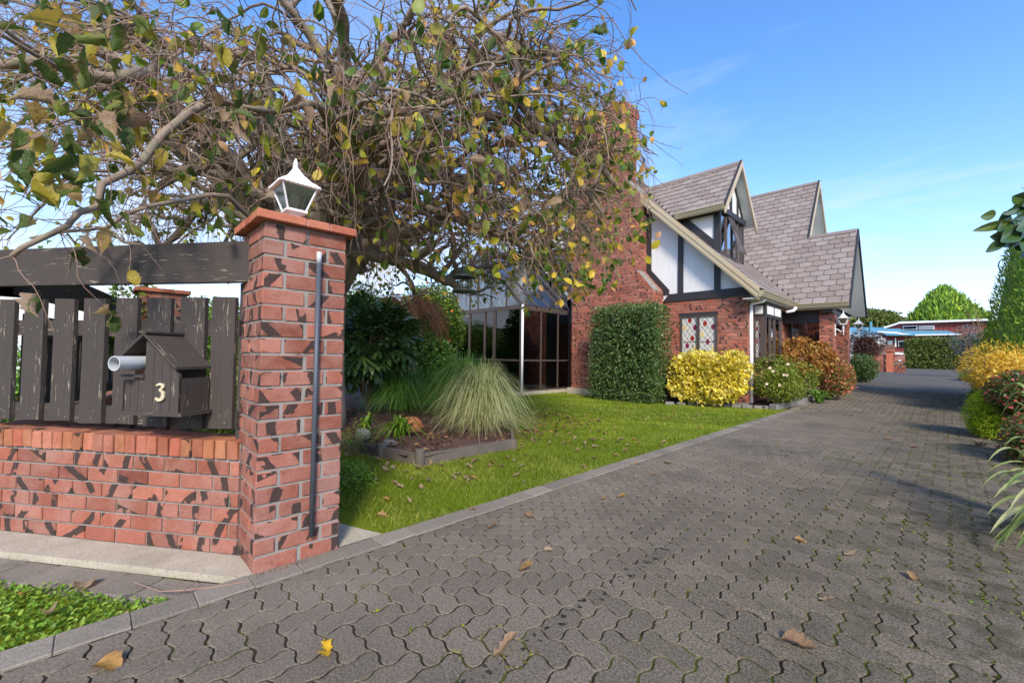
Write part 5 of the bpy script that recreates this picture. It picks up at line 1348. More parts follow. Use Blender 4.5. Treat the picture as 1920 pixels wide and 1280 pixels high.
for (x,y,d,r,l) in ((60,700,5.6,.9,'dark leafy shrub behind the leftmost pickets'),(210,705,6.2,.8,'leafy shrub behind the middle pickets, next to the rear pillar')):
    c=CP(x,y,d); c.z=.62; shrub('shrub',l,'shrub',c,'ell',(r,r,.62),2600,.06,'mondo' if x<100 else 'green',core=.8)
# --- by the house
def fit_box(xl,xr,yt,yb,Y0,Y1):
    pass
a_=PYp(1117,650,10.0).x; b_=PYp(1259,650,10.35).x; tz=PYp(1190,566,9.75).z
hd=shrub('clipped_hedge','tall clipped dark green box-shaped hedge in front of the brick chimney','hedge',Vector(((a_+b_)/2,10.0,tz/2)),'box',((b_-a_)/2*.98,.48,tz/2*.99),15000,.055,'lgreen',lump=.07,f=2.6,depth=.18,core=.88,spread=1.1)
def ybox(name,label,cat,xl,xr,yt,yb,Yc,dy,n,size,mat,kind='quad',shape='box',**kw):
    a=PYp(xl,yb,Yc).x;b=PYp(xr,yb,Yc).x;t=PYp((xl+xr)/2,yt,Yc-dy*.7).z; bz=max(-.02,PYp((xl+xr)/2,yb,Yc-dy).z)
    return shrub(name,label,cat,Vector(((a+b)/2,Yc,(t+bz)/2)),shape,((b-a)/2,dy,(t-bz)/2),n,size,mat,kind,**kw)
LEAF['star']=(np.array([[0,0,0],[.5,.16,.10],[1,0,-.03],[.5,-.16,.10],[.3,.55,.0],[-.05,.45,.08],[.3,-.55,0],[-.05,-.45,.08]]),np.array([[0,2,1],[0,3,2],[0,1,4],[0,4,5],[0,6,3],[0,7,6]]))
ybox('euonymus','bright yellow variegated shrub under the leaded window','shrub',1258,1402,664,757,10.5,.46,7500,.072,'yellow','star',shape='soft',lump=.24,f=3.6,depth=.4,spread=.55,cut=.3,core=.86)
sh('azalea','rounded yellow-green azalea with a few pale flowers by the bay window','shrub',1464,716,9.9,'ell',(.62,.62,.50),5600,.045,'azal','quad',core=.72,lump=.34,cut=.2)
az=bpy.data.objects['azalea']; cz=CP(1464,716,9.9)
fm=MB(); fm.lathe((0,0,0),[(.006,0),(.032,.010),(.028,.02),(.006,.012)],6); fmm=fm.mesh('flower','flower')
for (x,y) in ((1444,690),(1450,696),(1470,703),(1476,704),(1438,720),(1462,722),(1478,683)):
    p=CP(x,y,12.5); d=(CAM-p).normalized(); place('flower',fmm,CP(x,y,9.45),0,az,rx=1.2)
sh('japanese_maple','small maple with orange-brown autumn leaves in front of the porch','tree',1507,676,11.1,'ell',(.56,.6,.48),4200,.07,'maple','star',lump=.34,core=.55,cut=.4)
c_=CP(1536,731,10.5); clump('strap_plant','dark green sword-leaved plant below the maple','plant',(c_.x,c_.y,.1),70,.62,.45,.045,'mondo',droop=.5,seg=5,rad0=.08)
sh('nandina','low shrub with coral red and green leaves by the driveway','shrub',1568,712,10.9,'ell',(.36,.42,.44),3000,.06,'nandina','quad',core=.7,lump=.3)
ybox2=sh('shrub','rounded dark green shrub beside the porch at the driveway','shrub',1615,691,15.2,'ell',(.46,.5,.50),3600,.055,'lgreen',core=.85)
sh('smoke_bush','dark purple-leaved bush behind the porch pillar','shrub',1622,648,18.0,'ell',(.62,.6,.58),4200,.06,'purple',lump=.25,core=.6)
# grey block edging of the house bed
eb=empty('block_edging',PZp(1440,765,.0),'row of small grey blocks edging the bed in front of the house','edging')
pl=[PZp(1245,758),PZp(1330,761),PZp(1412,766),PZp(1450,767)]
pl2=[PZp(1455,766,.01),PZp(1500,752,.02),PZp(1530,744,.08),PZp(1558,740,.12)]
bm_=cube_mesh('edging_block',.20,.09,.085,'stone',.008)
def along(pl,step,me,nm,par,zf,off=0):
    for a,b in zip(pl,pl[1:]):
        L_=(b-a).length; k=int(L_/step); 
        for i in range(max(1,k)):
            p=a.lerp(b,(i+.5)/max(1,k)); place(nm,me,(p.x,p.y,zf(p)+random.uniform(-.006,.006)),math.atan2(b.y-a.y,b.x-a.x)+random.uniform(-.04,.04),par)
along(pl,.208,bm_,'edging_block',eb,lambda p:zg(p.y)-.01); 
bm2=cube_mesh('edging_block',.30,.16,.14,'stone',.012); along([Vector((-2.76,10.95,0)),Vector((-2.62,11.9,0)),Vector((-2.45,13.2,0)),Vector((-2.42,14.8,0)),Vector((-2.42,16.8,0))],.31,bm2,'edging_block',eb,lambda p:zg(p.y)-.02)
# ================================================= RIGHT SIDE
def ent(n,l,c,p): return empty(n,(p.x,p.y,zg(p.y)),l,c)
sh('golden_shrub','golden orange autumn shrub on the right of the driveway','shrub',1882,695,8.6,'ell',(.58,.85,.50),4800,.055,'orangeleaf','narrow',lump=.25,core=.75,spread=.7)
sh('nandina','dark red and green leafy shrub at the right edge','shrub',1918,745,6.2,'ell',(.34,.55,.34),3000,.055,'redleaf','quad',lump=.2,core=.8)
sh('lime_shrub','bright lime green feathery shrub edging the driveway','shrub',1858,785,6.6,'ell',(.26,.62,.40),4200,.045,'lime','narrow',lump=.2,core=.75,spread=.6)
sh('shrub','mixed green and red leafy shrub at the bottom of the right hedge','shrub',1950,835,4.9,'ell',(.30,.6,.36),2600,.045,'redleaf',core=.8)
sh('silver_shrub','silvery grey-leaved shrub beside the far hedge','shrub',1822,648,17.0,'ell',(.50,.6,.78),3000,.05,'silver',lump=.3,core=.6)
sh('shrub','low dark green shrub at the far right edge of the driveway','shrub',1818,706,15.0,'ell',(.26,.5,.16),900,.05,'mondo',core=.7)
sh('shrub','leafy green shrub rising behind the golden shrub','shrub',1905,655,10.5,'ell',(.6,.9,.6),3600,.06,'green',lump=.3,core=.7)
# dry flowering stalks
c_=CP(1880,640,11.0); dr_=ent('dry_shrub','tangle of dry pale stalks and seed heads below the tall conifer','shrub',c_)
ps=[];rs=[];PP=[]
for k in range(520):
    b0=Vector((c_.x+random.uniform(-.55,1.0),c_.y+random.uniform(-1.6,1.6),random.uniform(.4,1.1))); a=random.uniform(-.9,.9); t_=b0+Vector((math.sin(a)*.5+random.uniform(-.4,.2),random.uniform(-.3,.3),random.uniform(.35,1.05)))
    mid=b0.lerp(t_,.5)+Vector((random.uniform(-.1,.1),0,.05)); ps.append(np.array([b0,mid,t_])); rs.append(np.array([.006,.005,.003])); PP.append(t_)
V,F_,R=tubes_np(ps,rs,3); obj('stalks',mesh('stalks',V,F_,'strawm',R),dr_,kind='stuff')
PP=np.array(PP); PP=np.repeat(PP,7,0)+RG.normal(size=(len(PP)*7,3))*.05; V,F_,R=scatter(PP,RG.normal(size=PP.shape),.035*RG.uniform(.6,1.4,len(PP)),'quad'); obj('seed_heads',mesh('seed_heads',V,F_,'strawm',R),dr_,kind='stuff')
# dark seed heads against the sky
c_=CP(1828,572,12.0); ds_=ent('seed_head_stalk','thin stalks with small dark seed heads against the sky','plant',c_)
ps=[];rs=[];PP=[]
for k in range(16):
    t_=CP(random.uniform(1803,1842),random.uniform(560,592),12.0); b0=CP(1845+random.uniform(-8,8),650,12.0); ps.append(np.array([b0,b0.lerp(t_,.6)+Vector((.03,0,0)),t_])); rs.append(np.array([.006,.004,.003])); PP.append(t_)
V,F_,R=tubes_np(ps,rs,3); obj('stalks',mesh('stalks',V,F_,'strawm',R),ds_,kind='stuff'); PP=np.repeat(np.array(PP),6,0)+RG.normal(size=(len(PP)*6,3))*.02; V,F_,R=scatter(PP,RG.normal(size=PP.shape),.04*np.ones(len(PP)),'quad'); obj('seed_heads',mesh('seed_heads',V,F_,'purple',R),ds_,kind='stuff')
# tall conifer
def conifer(label,c,R_,zb,zt,n,size,name='conifer',dens=1,mat='conif',lump=.05):
    e=empty(name,(c[0],c[1],zb),label,'tree'); h=(zt-zb)
    P,nr=shell_pts(n,'cone',(R_,R_,h/2),lump,3.5,9,.35); P=P+np.array([c[0],c[1],zb+h/2])
    D=nr*.35+RG.normal(size=P.shape)*.28; D[:,2]+=.8
    V,F_,R=scatter(P,D,size*RG.uniform(.6,1.4,len(P)),'narrow',up=nr); obj('foliage',mesh('foliage',V,F_,mat,R),e,kind='stuff')
    m=MB(); m.tube([(c[0],c[1],zb-.1),(c[0],c[1],zb+h*.5),(c[0],c[1],zt-.3)],[R_*.12,R_*.08,.01],8); m.build('trunk','bark',e)
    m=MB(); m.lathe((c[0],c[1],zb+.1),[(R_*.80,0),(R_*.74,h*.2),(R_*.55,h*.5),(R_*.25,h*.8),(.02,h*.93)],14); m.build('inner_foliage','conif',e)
    return e
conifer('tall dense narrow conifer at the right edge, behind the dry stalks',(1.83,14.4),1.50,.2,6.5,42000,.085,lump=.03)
hs_=CP(1893,497,9.6); hc=[hs_+Vector((math.cos(t)*.17*(1+.05*math.sin(3*t+k)),-.05+.03*k,math.sin(t)*.19*(1+.04*math.sin(5*t+k)))) for k in range(3) for t in np.linspace(0,6.1,24)]
m=MB(); m.tube(hc,.007,6); hr=m.build('hose_loop','hose'); tag(hr,'loop of green hose hanging on the tall conifer','hose')
# flax with long arching blades
fx=CP(2010,1010,2.9); fe=empty('flax_plant',(fx.x,fx.y,0),'cream and green striped flax with long pointed blades reaching over the driveway','plant')
tips=[(1850,868,2.9),(1838,915,2.8),(1882,1018,2.5),(1902,1035,2.4),(1858,1015,2.55),(1850,965,2.7),(1880,820,3.2),(1872,745,3.3),(1895,790,3.1),(1868,905,2.9),(1890,960,2.5),(1905,870,3.0),(1880,925,2.6),(1912,830,3.2),(1900,905,2.7),(1862,1048,2.5),(1885,760,3.3),(1900,775,3.2),(1878,845,3.0),(1908,860,2.9),(1862,935,2.7),(1895,980,2.5),(1845,890,2.9),(1912,1010,2.4),(1876,780,3.2),(1855,1000,2.5),(1900,735,3.4)]
for k,(x,y,d) in enumerate(tips):
    tp=CP(x,y,d); tp.z=max(tp.z,.04); b0=Vector((fx.x+random.uniform(-.05,.08),fx.y+random.uniform(-.1,.1),.03)); hh=max(.35,tp.z+.22)
    m=MB(); n_=12; prev=None; wv=random.uniform(.013,.023)
    cur=[b0.lerp(tp,t)+Vector((0,0,(hh)*1.6*t*(1-t))) for t in np.linspace(0,1,n_)]
    for i in range(n_):
        t=i/(n_-1); d_=(cur[min(i+1,n_-1)]-cur[max(i-1,0)]).normalized(); s_=d_.cross(Vector((0,0,1))).normalized(); ww=wv*(1-t**3)*(.6+.8*min(1,t*3)); up_=s_.cross(d_)
        row=[cur[i]-s_*ww+up_*ww*.35,cur[i],cur[i]+s_*ww+up_*ww*.35]
        if prev: m.face([prev[0],prev[1],row[1],row[0]],0); m.face([prev[1],prev[2],row[2],row[1]],0)
        prev=row
    m.build('blade','flax',fe,True)
clump('dry_grass','small tuft of dry straw-coloured grass on the driveway edge','grass clump',tuple(PZp(1838,835,.02)),160,.16,.26,.006,'strawm',droop=1.3,seg=5,rad0=.05)
for k,(x,y) in enumerate(((1835,800),(1860,885),(1880,930),(1895,985),(1905,1040),(1880,1010))):
    p=PZp(x,y,0.0)
wd=[]
n=1500; P=np.stack([RG.uniform(-.35,.34,n)+.0,RG.uniform(2.2,9.5,n),np.zeros(n)+.0],1); g_=vnoise(P,6.0,5)+np.abs(P[:,0]*.2); P=P[(g_>.55)&(P[:,0]>-.5+.6*RG.random(n))]; P=np.repeat(P,4,0)+RG.normal(size=(len(P)*4,3))*np.array([.012,.012,0])
D=RG.normal(size=P.shape); D[:,2]=np.abs(D[:,2])*.7; V,F_,R=scatter(P,D,.013*RG.uniform(.6,1.4,len(P)),'quad'); obj('moss_and_weeds',mesh('moss_and_weeds',V,F_,'green',R),kind='stuff')
# camellia reaching in from the right
ce=empty('camellia_bush',(1.6,3.9,0),'glossy camellia sprays reaching in at the right edge against the sky','shrub')
br=[[(2060,560),(1990,480),(1940,440),(1900,420)],[(1990,480),(1945,455),(1915,452),(1885,452)],[(1990,420),(1950,390),(1915,378)],[(1960,430),(1920,408),(1880,415)]]
m=MB(); 
for b in br: m.tube([CP(x,y,2.9) for x,y in b],[.008,.006,.004,.003][:len(b)],6)
cbm=m.build('branch','twig',ce)
m=MB(); m.tube([(1.6,3.9,0),(1.5,3.85,1.0),CP(2060,560,2.9)],[.05,.035,.012],8); m.build('trunk','bark',ce)
lv=[(1900,418,1824,421,20),(1866,404,1838,402,22),(1900,412,1868,424,24),(1895,402,1872,410,22),(1898,440,1856,436,26),(1912,430,1876,446,34),(1920,445,1880,440,30),(1885,450,1848,468,18),(1910,452,1876,455,16),(1925,390,1880,390,20),(1935,378,1892,392,24),(1925,375,1898,364,26),(1925,404,1898,407,14),(1935,418,1905,425,30),(1930,450,1890,464,26),(1940,440,1918,466,30),(1945,400,1910,398,24),(1945,425,1915,438,30),(1950,370,1915,380,26),(1950,460,1912,478,26)]
for k,(x0,y0,x1,y1,wpx) in enumerate(lv):
    A=CP(x0,y0,2.9+random.uniform(-.05,.05));B=CP(x1,y1,2.86+random.uniform(-.06,.03)); d=(B-A); L_=d.length;d.normalize(); tow=(CAM-A).normalized(); s_=d.cross(tow).normalized(); s_=(s_*math.cos(.5)+tow*math.sin(random.uniform(-.6,.6))).normalized(); nn_=s_.cross(d); W_=wpx/F_PX*2.9*.5
    m=MB(); prev=None
    for i in range(7):
        t=i/6; ww=W_*math.sin(math.pi*min(1,t*.96+.02))**.75; c0=A+d*L_*t-Vector((0,0,1))*L_*.12*t*t; row=[c0-s_*ww+nn_*ww*.35,c0,c0+s_*ww+nn_*ww*.35]
        if prev: m.face([prev[0],prev[1],row[1],row[0]]); m.face([prev[1],prev[2],row[2],row[1]])
        prev=row
    m.build('leaf','camellia',ce,True)
# ================================================= BACKGROUND
def prow(xl,xr,yt,yb,Y,dy,mat,name,par,label=None):
    a=PYp(xl,yb,Y);b=PYp(xr,yb,Y);t=PYp(xl,yt,Y); m=MB(); m.box(a.x,b.x,Y,Y+dy,min(a.z,t.z),max(a.z,t.z)); return m.build(name,mat,par,label=label)
def ppoly(pts,Y,dy,mat,name,par):
    m=MB(); m.prism([PYp(x,y,Y) for x,y in pts],(0,dy,0)); return m.build(name,mat,par)
# far clipped hedge
hc_=CP(1755,661,27); 
a_=PYp(1697,688,36);b_=PYp(1814,688,36); tz=PYp(1750,634,36).z
shrub('clipped_hedge','long clipped pale green hedge closing the end of the driveway','hedge',Vector(((a_.x+b_.x)/2,36.6,(zg(36)+tz)/2)),'box',((b_.x-a_.x)/2,.8,(tz-zg(36))/2),15000,.10,'hedge2',lump=.05,core=.9,depth=.2)
# pierced brick wall
bw=empty('pierced_brick_wall',PYp(1660,697,30),'low red brick screen wall with a diamond pattern of holes and a capped pier','wall')
YW=30.3
def bwall(xl,xr,yt,holes=True):
    a=PYp(xl,696,YW).x;b=PYp(xr,696,YW).x; z0=zg(YW)-.05; t=PYp(xl,yt,YW).z; L_=b-a; rows=max(1,int((t-z0)/.15)); lst=[]
    for k in range(rows+1):
        zz=z0+k*(t-z0)/(rows+1); hgt=(t-z0)/(rows+1)-.012
        w_=.30; x=a-(w_/2 if k%2 else 0)
        solid=(not holes) or k<2 or k>=rows-1
        while x<b:
            x0=max(x,a);x1=min(x+(w_-.012 if solid else w_*.62),b)
            if x1-x0>.05: m_=MB(); m_.box(x0,x1,YW,YW+.12,zz,zz+hgt); m_.build('brick','hbrick',bw)
            x+=w_
bwall(1637,1662,664); bwall(1676,1698,664)
m=MB(); q=PYp(1662,696,YW).x;q2=PYp(1675,696,YW).x; m.box(q,q2,YW-.1,YW+.25,zg(YW)-.1,PYp(1665,659,YW).z); m.build('pier','cap',bw)
m=MB(); m.box(q-.06,q2+.06,YW-.16,YW+.31,PYp(1665,659,YW).z,PYp(1665,657,YW).z+.03); m.build('pier_cap','cap',bw)
prow(1598,1640,668,700,29.5,.15,'hbrick','wall_panel',bw)
wf=empty('paling_fence',PYp(1650,660,33),'brown vertical paling fence behind the brick screen wall','fence')
x=1600
while x<1678: prow(x,x+3.2,646+random.uniform(-.5,.5),695,33,.04,'fencewood','paling',wf); x+=3.6
# neighbour's houses
nh=empty('neighbour_house',PYp(1760,640,54),'red timber house with white fascia, clerestory windows and teal roof beyond the hedge','house')
ppoly([(1658,614),(1686,606),(1900,604),(1900,640),(1658,640)],54,6,'redboard','wall',nh)
ppoly([(1656,613),(1685,604),(1685,607),(1659,615.5)],53.6,1.0,'white','fascia',nh); prow(1685,1905,603,606.5,53.6,6.5,'white','fascia',nh)
for a,b in ((1693,1720),(1723,1752)):
    w_=prow(a,b,611,618,53.9,.08,'white','window_frame',nh); prow(a+1.2,b-1.2,612.2,616.8,53.86,.04,'glassdark','pane',w_)
for k in range(14): prow(1760+k*10,1760.6+k*10,606.6,640,53.97,.03,'redboard','board',nh)
m=MB(); A=[PYp(1662,627,47),PYp(1802,627,47),PYp(1775,619.5,53.9),PYp(1640,619.5,53.9)]; m.prism(A,(0,0,-.08)); m.build('roof','blueroof',nh)
prow(1716,1803,626.8,629.2,46.9,.1,'white','fascia',nh); prow(1718,1800,629.2,650,47.6,.2,'redboard','wall',nh)
ppoly([(1633,620),(1680,622),(1717,628),(1717,630),(1678,625),(1633,622)],47.2,.2,'white','fascia',nh)
prow(1652,1718,630,660,47.8,.3,'redboard','wall',nh)
for x in (1678,): prow(x,x+2.6,634,650,47.5,.1,'white','post',nh)
w_=prow(1652,1674,638.5,650,47.7,.05,'white','window_frame',nh); prow(1653.5,1664,640.5,650,47.66,.03,'dark','pane',w_)
w_=prow(1684,1696,638.5,650,47.7,.05,'white','window_frame',nh); prow(1686,1696,640.5,650,47.66,.03,'dark','pane',w_)
g_=empty('neighbour_garage',PYp(1620,645,42),'white garage with teal metal roof and flue beyond the smoke bush','garage')
prow(1585,1651,632,660,43,4,'white','wall',g_); prow(1583,1653,629.5,632.5,42.7,.3,'white','fascia',g_); prow(1605,1646,634.5,660,42.95,.06,'curtain','garage_door',g_)
m=MB(); A=[PYp(1583,630,42.6),PYp(1653,630,42.6),PYp(1640,614.5,50),PYp(1560,614.5,50)]; m.prism(A,(0,0,-.08)); m.build('roof','blueroof',g_)
m=MB(); A=[PYp(1600,621,49.5),PYp(1700,621,49.5),PYp(1680,613.5,56),PYp(1590,613.5,56)]; m.prism(A,(0,0,-.08)); m.build('roof','blueroof',g_)
for x,t in ((1607,606),(1631,603)): prow(x,x+4,t,618,50,.3,'blueroof','flue',g_)
prow(1629,1630.5,612,622,44,.1,'dark','flue',g_)
conifer('broad bushy conifer standing beyond the red house',(PYp(1770,600,64).x,64),3.9,PYp(1770,618,64).z-1.5,PYp(1770,541,64).z,11000,.62,'bushy_conifer',lump=.16)
sh('round_tree','round olive green tree beyond the blue roofs','tree',1628,606,48,'ell',(3.0,3.0,1.45),6500,.30,'hedge2',lump=.12,core=.8)
sh('conifer','second green conifer right of the bushy one, half hidden','tree',1812,606,44,'ell',(1.6,1.6,1.8),4500,.26,'conif',lump=.15,core=.8)
# white weatherboard shed glimpsed over the pickets
ws=empty('white_shed',(-19,-2,.0),'white weatherboard shed glimpsed between the pickets','shed')
m=MB(); m.box(-24,-16,-3.2,-.2,0,2.4); m.build('wall','white',ws); m=MB(); m.prism([(-24.2,-3.4,2.4),(-15.8,-3.4,2.4),(-15.8,-1.7,2.9),(-24.2,-1.7,2.9)],(0,0,.06)); m.prism([(-24.2,0,2.4),(-15.8,0,2.4),(-15.8,-1.7,2.9),(-24.2,-1.7,2.9)],(0,0,.06)); m.build('roof','asphalt',ws)
# distant tree belts, left background
for k,(x,y,d,rx,rz) in enumerate(((120,640,24,4.0,1.1),(360,640,28,5,1.2),(560,630,26,4,1.6),(700,625,24,3.5,1.9),(-60,640,22,3,1.2))):
    sh('tree','%s leafy tree far beyond the garden on the left'%('broad dark','wide low','tall dense','round green','leftmost')[k] ,'tree',x,y,d,'ell',(rx,rx,rz),4200,.28,'mondo' if k%2 else 'green',lump=.2,core=.85)
# ================================================= ELM
TB=CP(614,790,6.2); TB.z=.0
elm=empty('weeping_elm',(TB.x,TB.y,.05),'old weeping elm with twisted grey limbs and thin yellowing leaves above the gate pillar','tree')
rr=random.Random(21)
def rv(s): return Vector((rr.uniform(-s,s),rr.uniform(-s,s),rr.uniform(-s,s)))
knob=Vector((TB.x+.05,TB.y+.02,2.55))
m=MB()
tp=[(TB.x,TB.y,-.1),(TB.x+.02,TB.y,.3),(TB.x-.04,TB.y+.03,.9),(TB.x+.03,TB.y,1.5),(TB.x+.0,TB.y,2.1),(knob.x,knob.y,2.5),(knob.x+.03,knob.y,2.95),(knob.x-.02,knob.y,3.35)]
m.tube(tp,[.30,.24,.20,.19,.23,.34,.27,.12],14)
for k in range(7):
    a=k*.9; m.tube([knob+Vector((math.cos(a)*.1,math.sin(a)*.1,-.45)),knob+Vector((math.cos(a)*.24,math.sin(a)*.24,-.1)),knob+Vector((math.cos(a+.4)*.3,math.sin(a+.4)*.3,.12)),knob+Vector((math.cos(a+1)*.3,math.sin(a+1)*.3,.3))],[.12,.15,.12,.08],8)
for k in range(26):
    a0=rr.uniform(0,6.28); sp_=rr.choice((-1,1))*rr.uniform(.8,2.2); rd=rr.uniform(.26,.46); zz=rr.uniform(-.25,.5); th_=rr.uniform(.028,.062)
    m.tube([knob+Vector((math.cos(a0+sp_*t)*(rd+.10*math.sin(t*4+k)),math.sin(a0+sp_*t)*(rd+.10*math.sin(t*4+k)),zz+.35*t*rr.uniform(.6,1.3)-.1)) for t in np.linspace(0,1,9)],[th_*(1-.45*t) for t in np.linspace(0,1,9)],7)
m.build('trunk','bark',elm,True)
def wander(p0,d0,L,n,wob_,pull,seedr):
    """tortuous path; pull(p,t)->desired direction"""
    pts=[Vector(p0)];d=Vector(d0).normalized();st=L/n; kink=Vector((0,0,0))
    for i in range(n):
        if i%2==0: kink=rv(wob_)
        q=pull(pts[-1],i/n); d=(d*.55+q*.45+kink).normalized(); pts.append(pts[-1]+d*st)
    return pts
limbs=[];R_=4.35
def dome(r,hi): # height of the crown surface
    q=min(r/4.5,1.0); return hi-(hi-2.9)*q**2.6
NL=24
for k in range(NL):
    az_=k*6.2832/NL*1.0+rr.uniform(-.12,.12); low=k%3==0; hi=(3.35 if low else (4.55 if k%3==1 else 5.25)); 
    Rk=R_*rr.uniform(.8,1.0)
    rad=Vector((math.cos(az_),math.sin(az_),0))
    z0=2.55+rr.uniform(0,.55); p0=Vector((knob.x,knob.y,z0))+rad*.18
    def pull(p,t,rad=rad,hi=hi,Rk=Rk):
        r=(Vector((p.x,p.y,0))-Vector((knob.x,knob.y,0))).length; tgt=dome(r+.35,hi); tn=Vector((-rad.y,rad.x,0))
        return (rad*1.0+Vector((0,0,max(-1.1,min(1.6,(tgt-p.z)*1.3))))+tn*.5*math.sin(t*9+az_*7)).normalized()
    n=26; pts=wander(p0,rad+Vector((0,0,.4)),Rk*1.3,n,.58,pull,k)
    r0=rr.uniform(.075,.13); rads=[(r0*(1-i/n)**.75+.012)*(1+.16*math.sin(i*2.1+k)) for i in range(n+1)]
    mm=MB(); 
    # smooth path by midpoint insertion
    sp=[pts[0]]
    for a,b in zip(pts,pts[1:]): sp+= [a.lerp(b,.5),b]
    sp=[sp[0]]+[(sp[i-1]+sp[i]*2+sp[i+1])/4 for i in range(1,len(sp)-1)]+[sp[-1]]
    rs=[rads[min(n,i//2)] for i in range(len(sp))]
    mm.tube(sp,rs,9); mm.build('limb','bark',elm,True); limbs.append((pts,rads,rad,hi))
for b,r0 in (([(640,360,6.1),(700,300,5.9),(780,285,5.7),(850,255,5.5),(900,215,5.3),(980,235,5.15),(1060,265,5.0),(1120,300,4.9),(1165,360,4.85)],.10),([(650,385,6.1),(730,360,5.8),(800,385,5.6),(880,420,5.4),(960,450,5.2),(1020,500,5.1)],.075),([(640,330,6.1),(740,190,5.7),(850,130,5.3),(950,165,5.0),(1020,260,4.8),(1085,340,4.75),(1130,400,4.7)],.08),([(620,350,6.0),(560,300,5.6),(480,330,5.1),(400,300,4.6),(330,330,4.1),(280,300,3.7)],.09),([(660,350,6.1),(800,330,6.2),(930,340,6.4),(1040,370,6.5),(1110,440,6.4)],.08)):
    pp=[CP(*q) for q in b]; sp=[pp[0]]
    for a_,c_ in zip(pp,pp[1:]): sp+= [a_.lerp(c_,.33)+rv(.05),a_.lerp(c_,.66)+rv(.05),c_]
    sm_=[sp[0]]+[(sp[i-1]+sp[i]*2+sp[i+1])/4 for i in range(1,len(sp)-1)]+[sp[-1]]
    rs=[r0*(1-.72*i/(len(sm_)-1))*(1+.12*math.sin(i*1.7)) for i in range(len(sm_))]
    mm=MB(); mm.tube(sm_,rs,9); mm.build('limb','bark',elm,True); rd_=Vector((sm_[-1].x-knob.x,sm_[-1].y-knob.y,0)).normalized()
    for rep in range(2 if b[-1][0]<1100 and b[-1][0]>900 else 1): limbs.append((sm_,rs,rd_,4.4))
sec=[];secr=[];near_=[]
for pts,rads,rad,hi in limbs:
    for q in range(11):
        i=rr.randint(3,len(pts)-3); p0=pts[i]; a=rr.choice((-1,1))*rr.uniform(.35,1.35); d=Vector((rad.x*math.cos(a)-rad.y*math.sin(a),rad.x*math.sin(a)+rad.y*math.cos(a),rr.uniform(-.2,.6)))
        L=rr.uniform(.7,1.7)
        def pull(p,t,d=d,hi=hi):
            r=(Vector((p.x,p.y,0))-Vector((knob.x,knob.y,0))).length; return (Vector((d.x,d.y,0))+Vector((0,0,max(-1.3,min(.9,dome(r,hi+.25)-p.z))))-Vector((0,0,.9*t*t))).normalized()
        pp=wander(p0,d,L,12,.55,pull,q); r0=min(rads[i]*.68,.052); sec.append(pp); secr.append([r0*(1-.72*j/12) for j in range(13)])
# pendulous outer branches that arch over and fall in a curtain
for pts,rads,rad,hi in limbs:
    for q in range(6):
        i=rr.randint(9,len(pts)-2); p0=pts[i]; a=rr.choice((-1,1))*rr.uniform(0,1.1); d=Vector((rad.x*math.cos(a)-rad.y*math.sin(a),rad.x*math.sin(a)+rad.y*math.cos(a),.1)); L=rr.uniform(.9,2.0); L=min(L,(p0.z-1.9)*1.35+.2)
        if L<.4: continue
        def pull(p,t,d=d): return (Vector((d.x,d.y,0))*(1.1-t)+Vector((0,0,.15-1.5*t))).normalized()
        pp=wander(p0,d,L,12,.45,pull,q); r0=min(rads[i]*.5,.020); sec.append(pp); secr.append([r0*(1-.75*j/12) for j in range(13)])
ter=[];terr=[]
for pp,rr_ in zip(sec,secr):
    for q in range(5):
        i=rr.randint(2,11); p0=pp[i]; d=rv(1); d.z=abs(d.z)*.3
        if math.hypot(p0.x-knob.x,p0.y-knob.y)<1.6 and rr.random()<.5: continue
        out=Vector((p0.x-knob.x,p0.y-knob.y,0)).normalized(); L=rr.uniform(.35,1.0)
        def pull(p,t,d=d,out=out): return (d*.6+out*.7+Vector((0,0,.25-1.5*t))).normalized()
        ter.append(wander(p0,d,L,8,.5,pull,q)); r0=min(rr_[i]*.6,.013); terr.append([r0*(1-.6*j/8) for j in range(9)])
tw=[];twr=[]
def twigs(src,count,lo,hi_):
    for pp in src:
        for q in range(count if isinstance(count,int) else (1 if rr.random()<count else 0)):
            p0=pp[rr.randint(len(pp)//3,len(pp)-1)]; out=Vector((p0.x-knob.x,p0.y-knob.y,0)); r=out.length
            if r<1.9 and rr.random()<.72: continue
            out.normalize() if r>0 else None
            d=rv(1); d.z=0; L=rr.uniform(lo,hi_); zmin=1.78+.25*rr.random() if r>1.2 else 2.4
            L=min(L,max(.2,(p0.z-zmin)*1.15+.1)); 
            if r<1.3: L=min(L,.5)
            def pull(p,t,d=d,out=out): return (d*(.55-.35*t)+out*(.5-.3*t)+Vector((0,0,.1-1.7*min(1,t*1.8)))).normalized()
            tw.append(wander(p0,d+out,L,8,.34,pull,q)); twr.append([.0036*(1-.55*j/8) for j in range(9)])
twigs(ter,1,.3,1.3); twigs(ter,.5,.3,1.3); twigs(sec,4,.3,1.9); twigs([l[0] for l in limbs],6,.3,1.4)
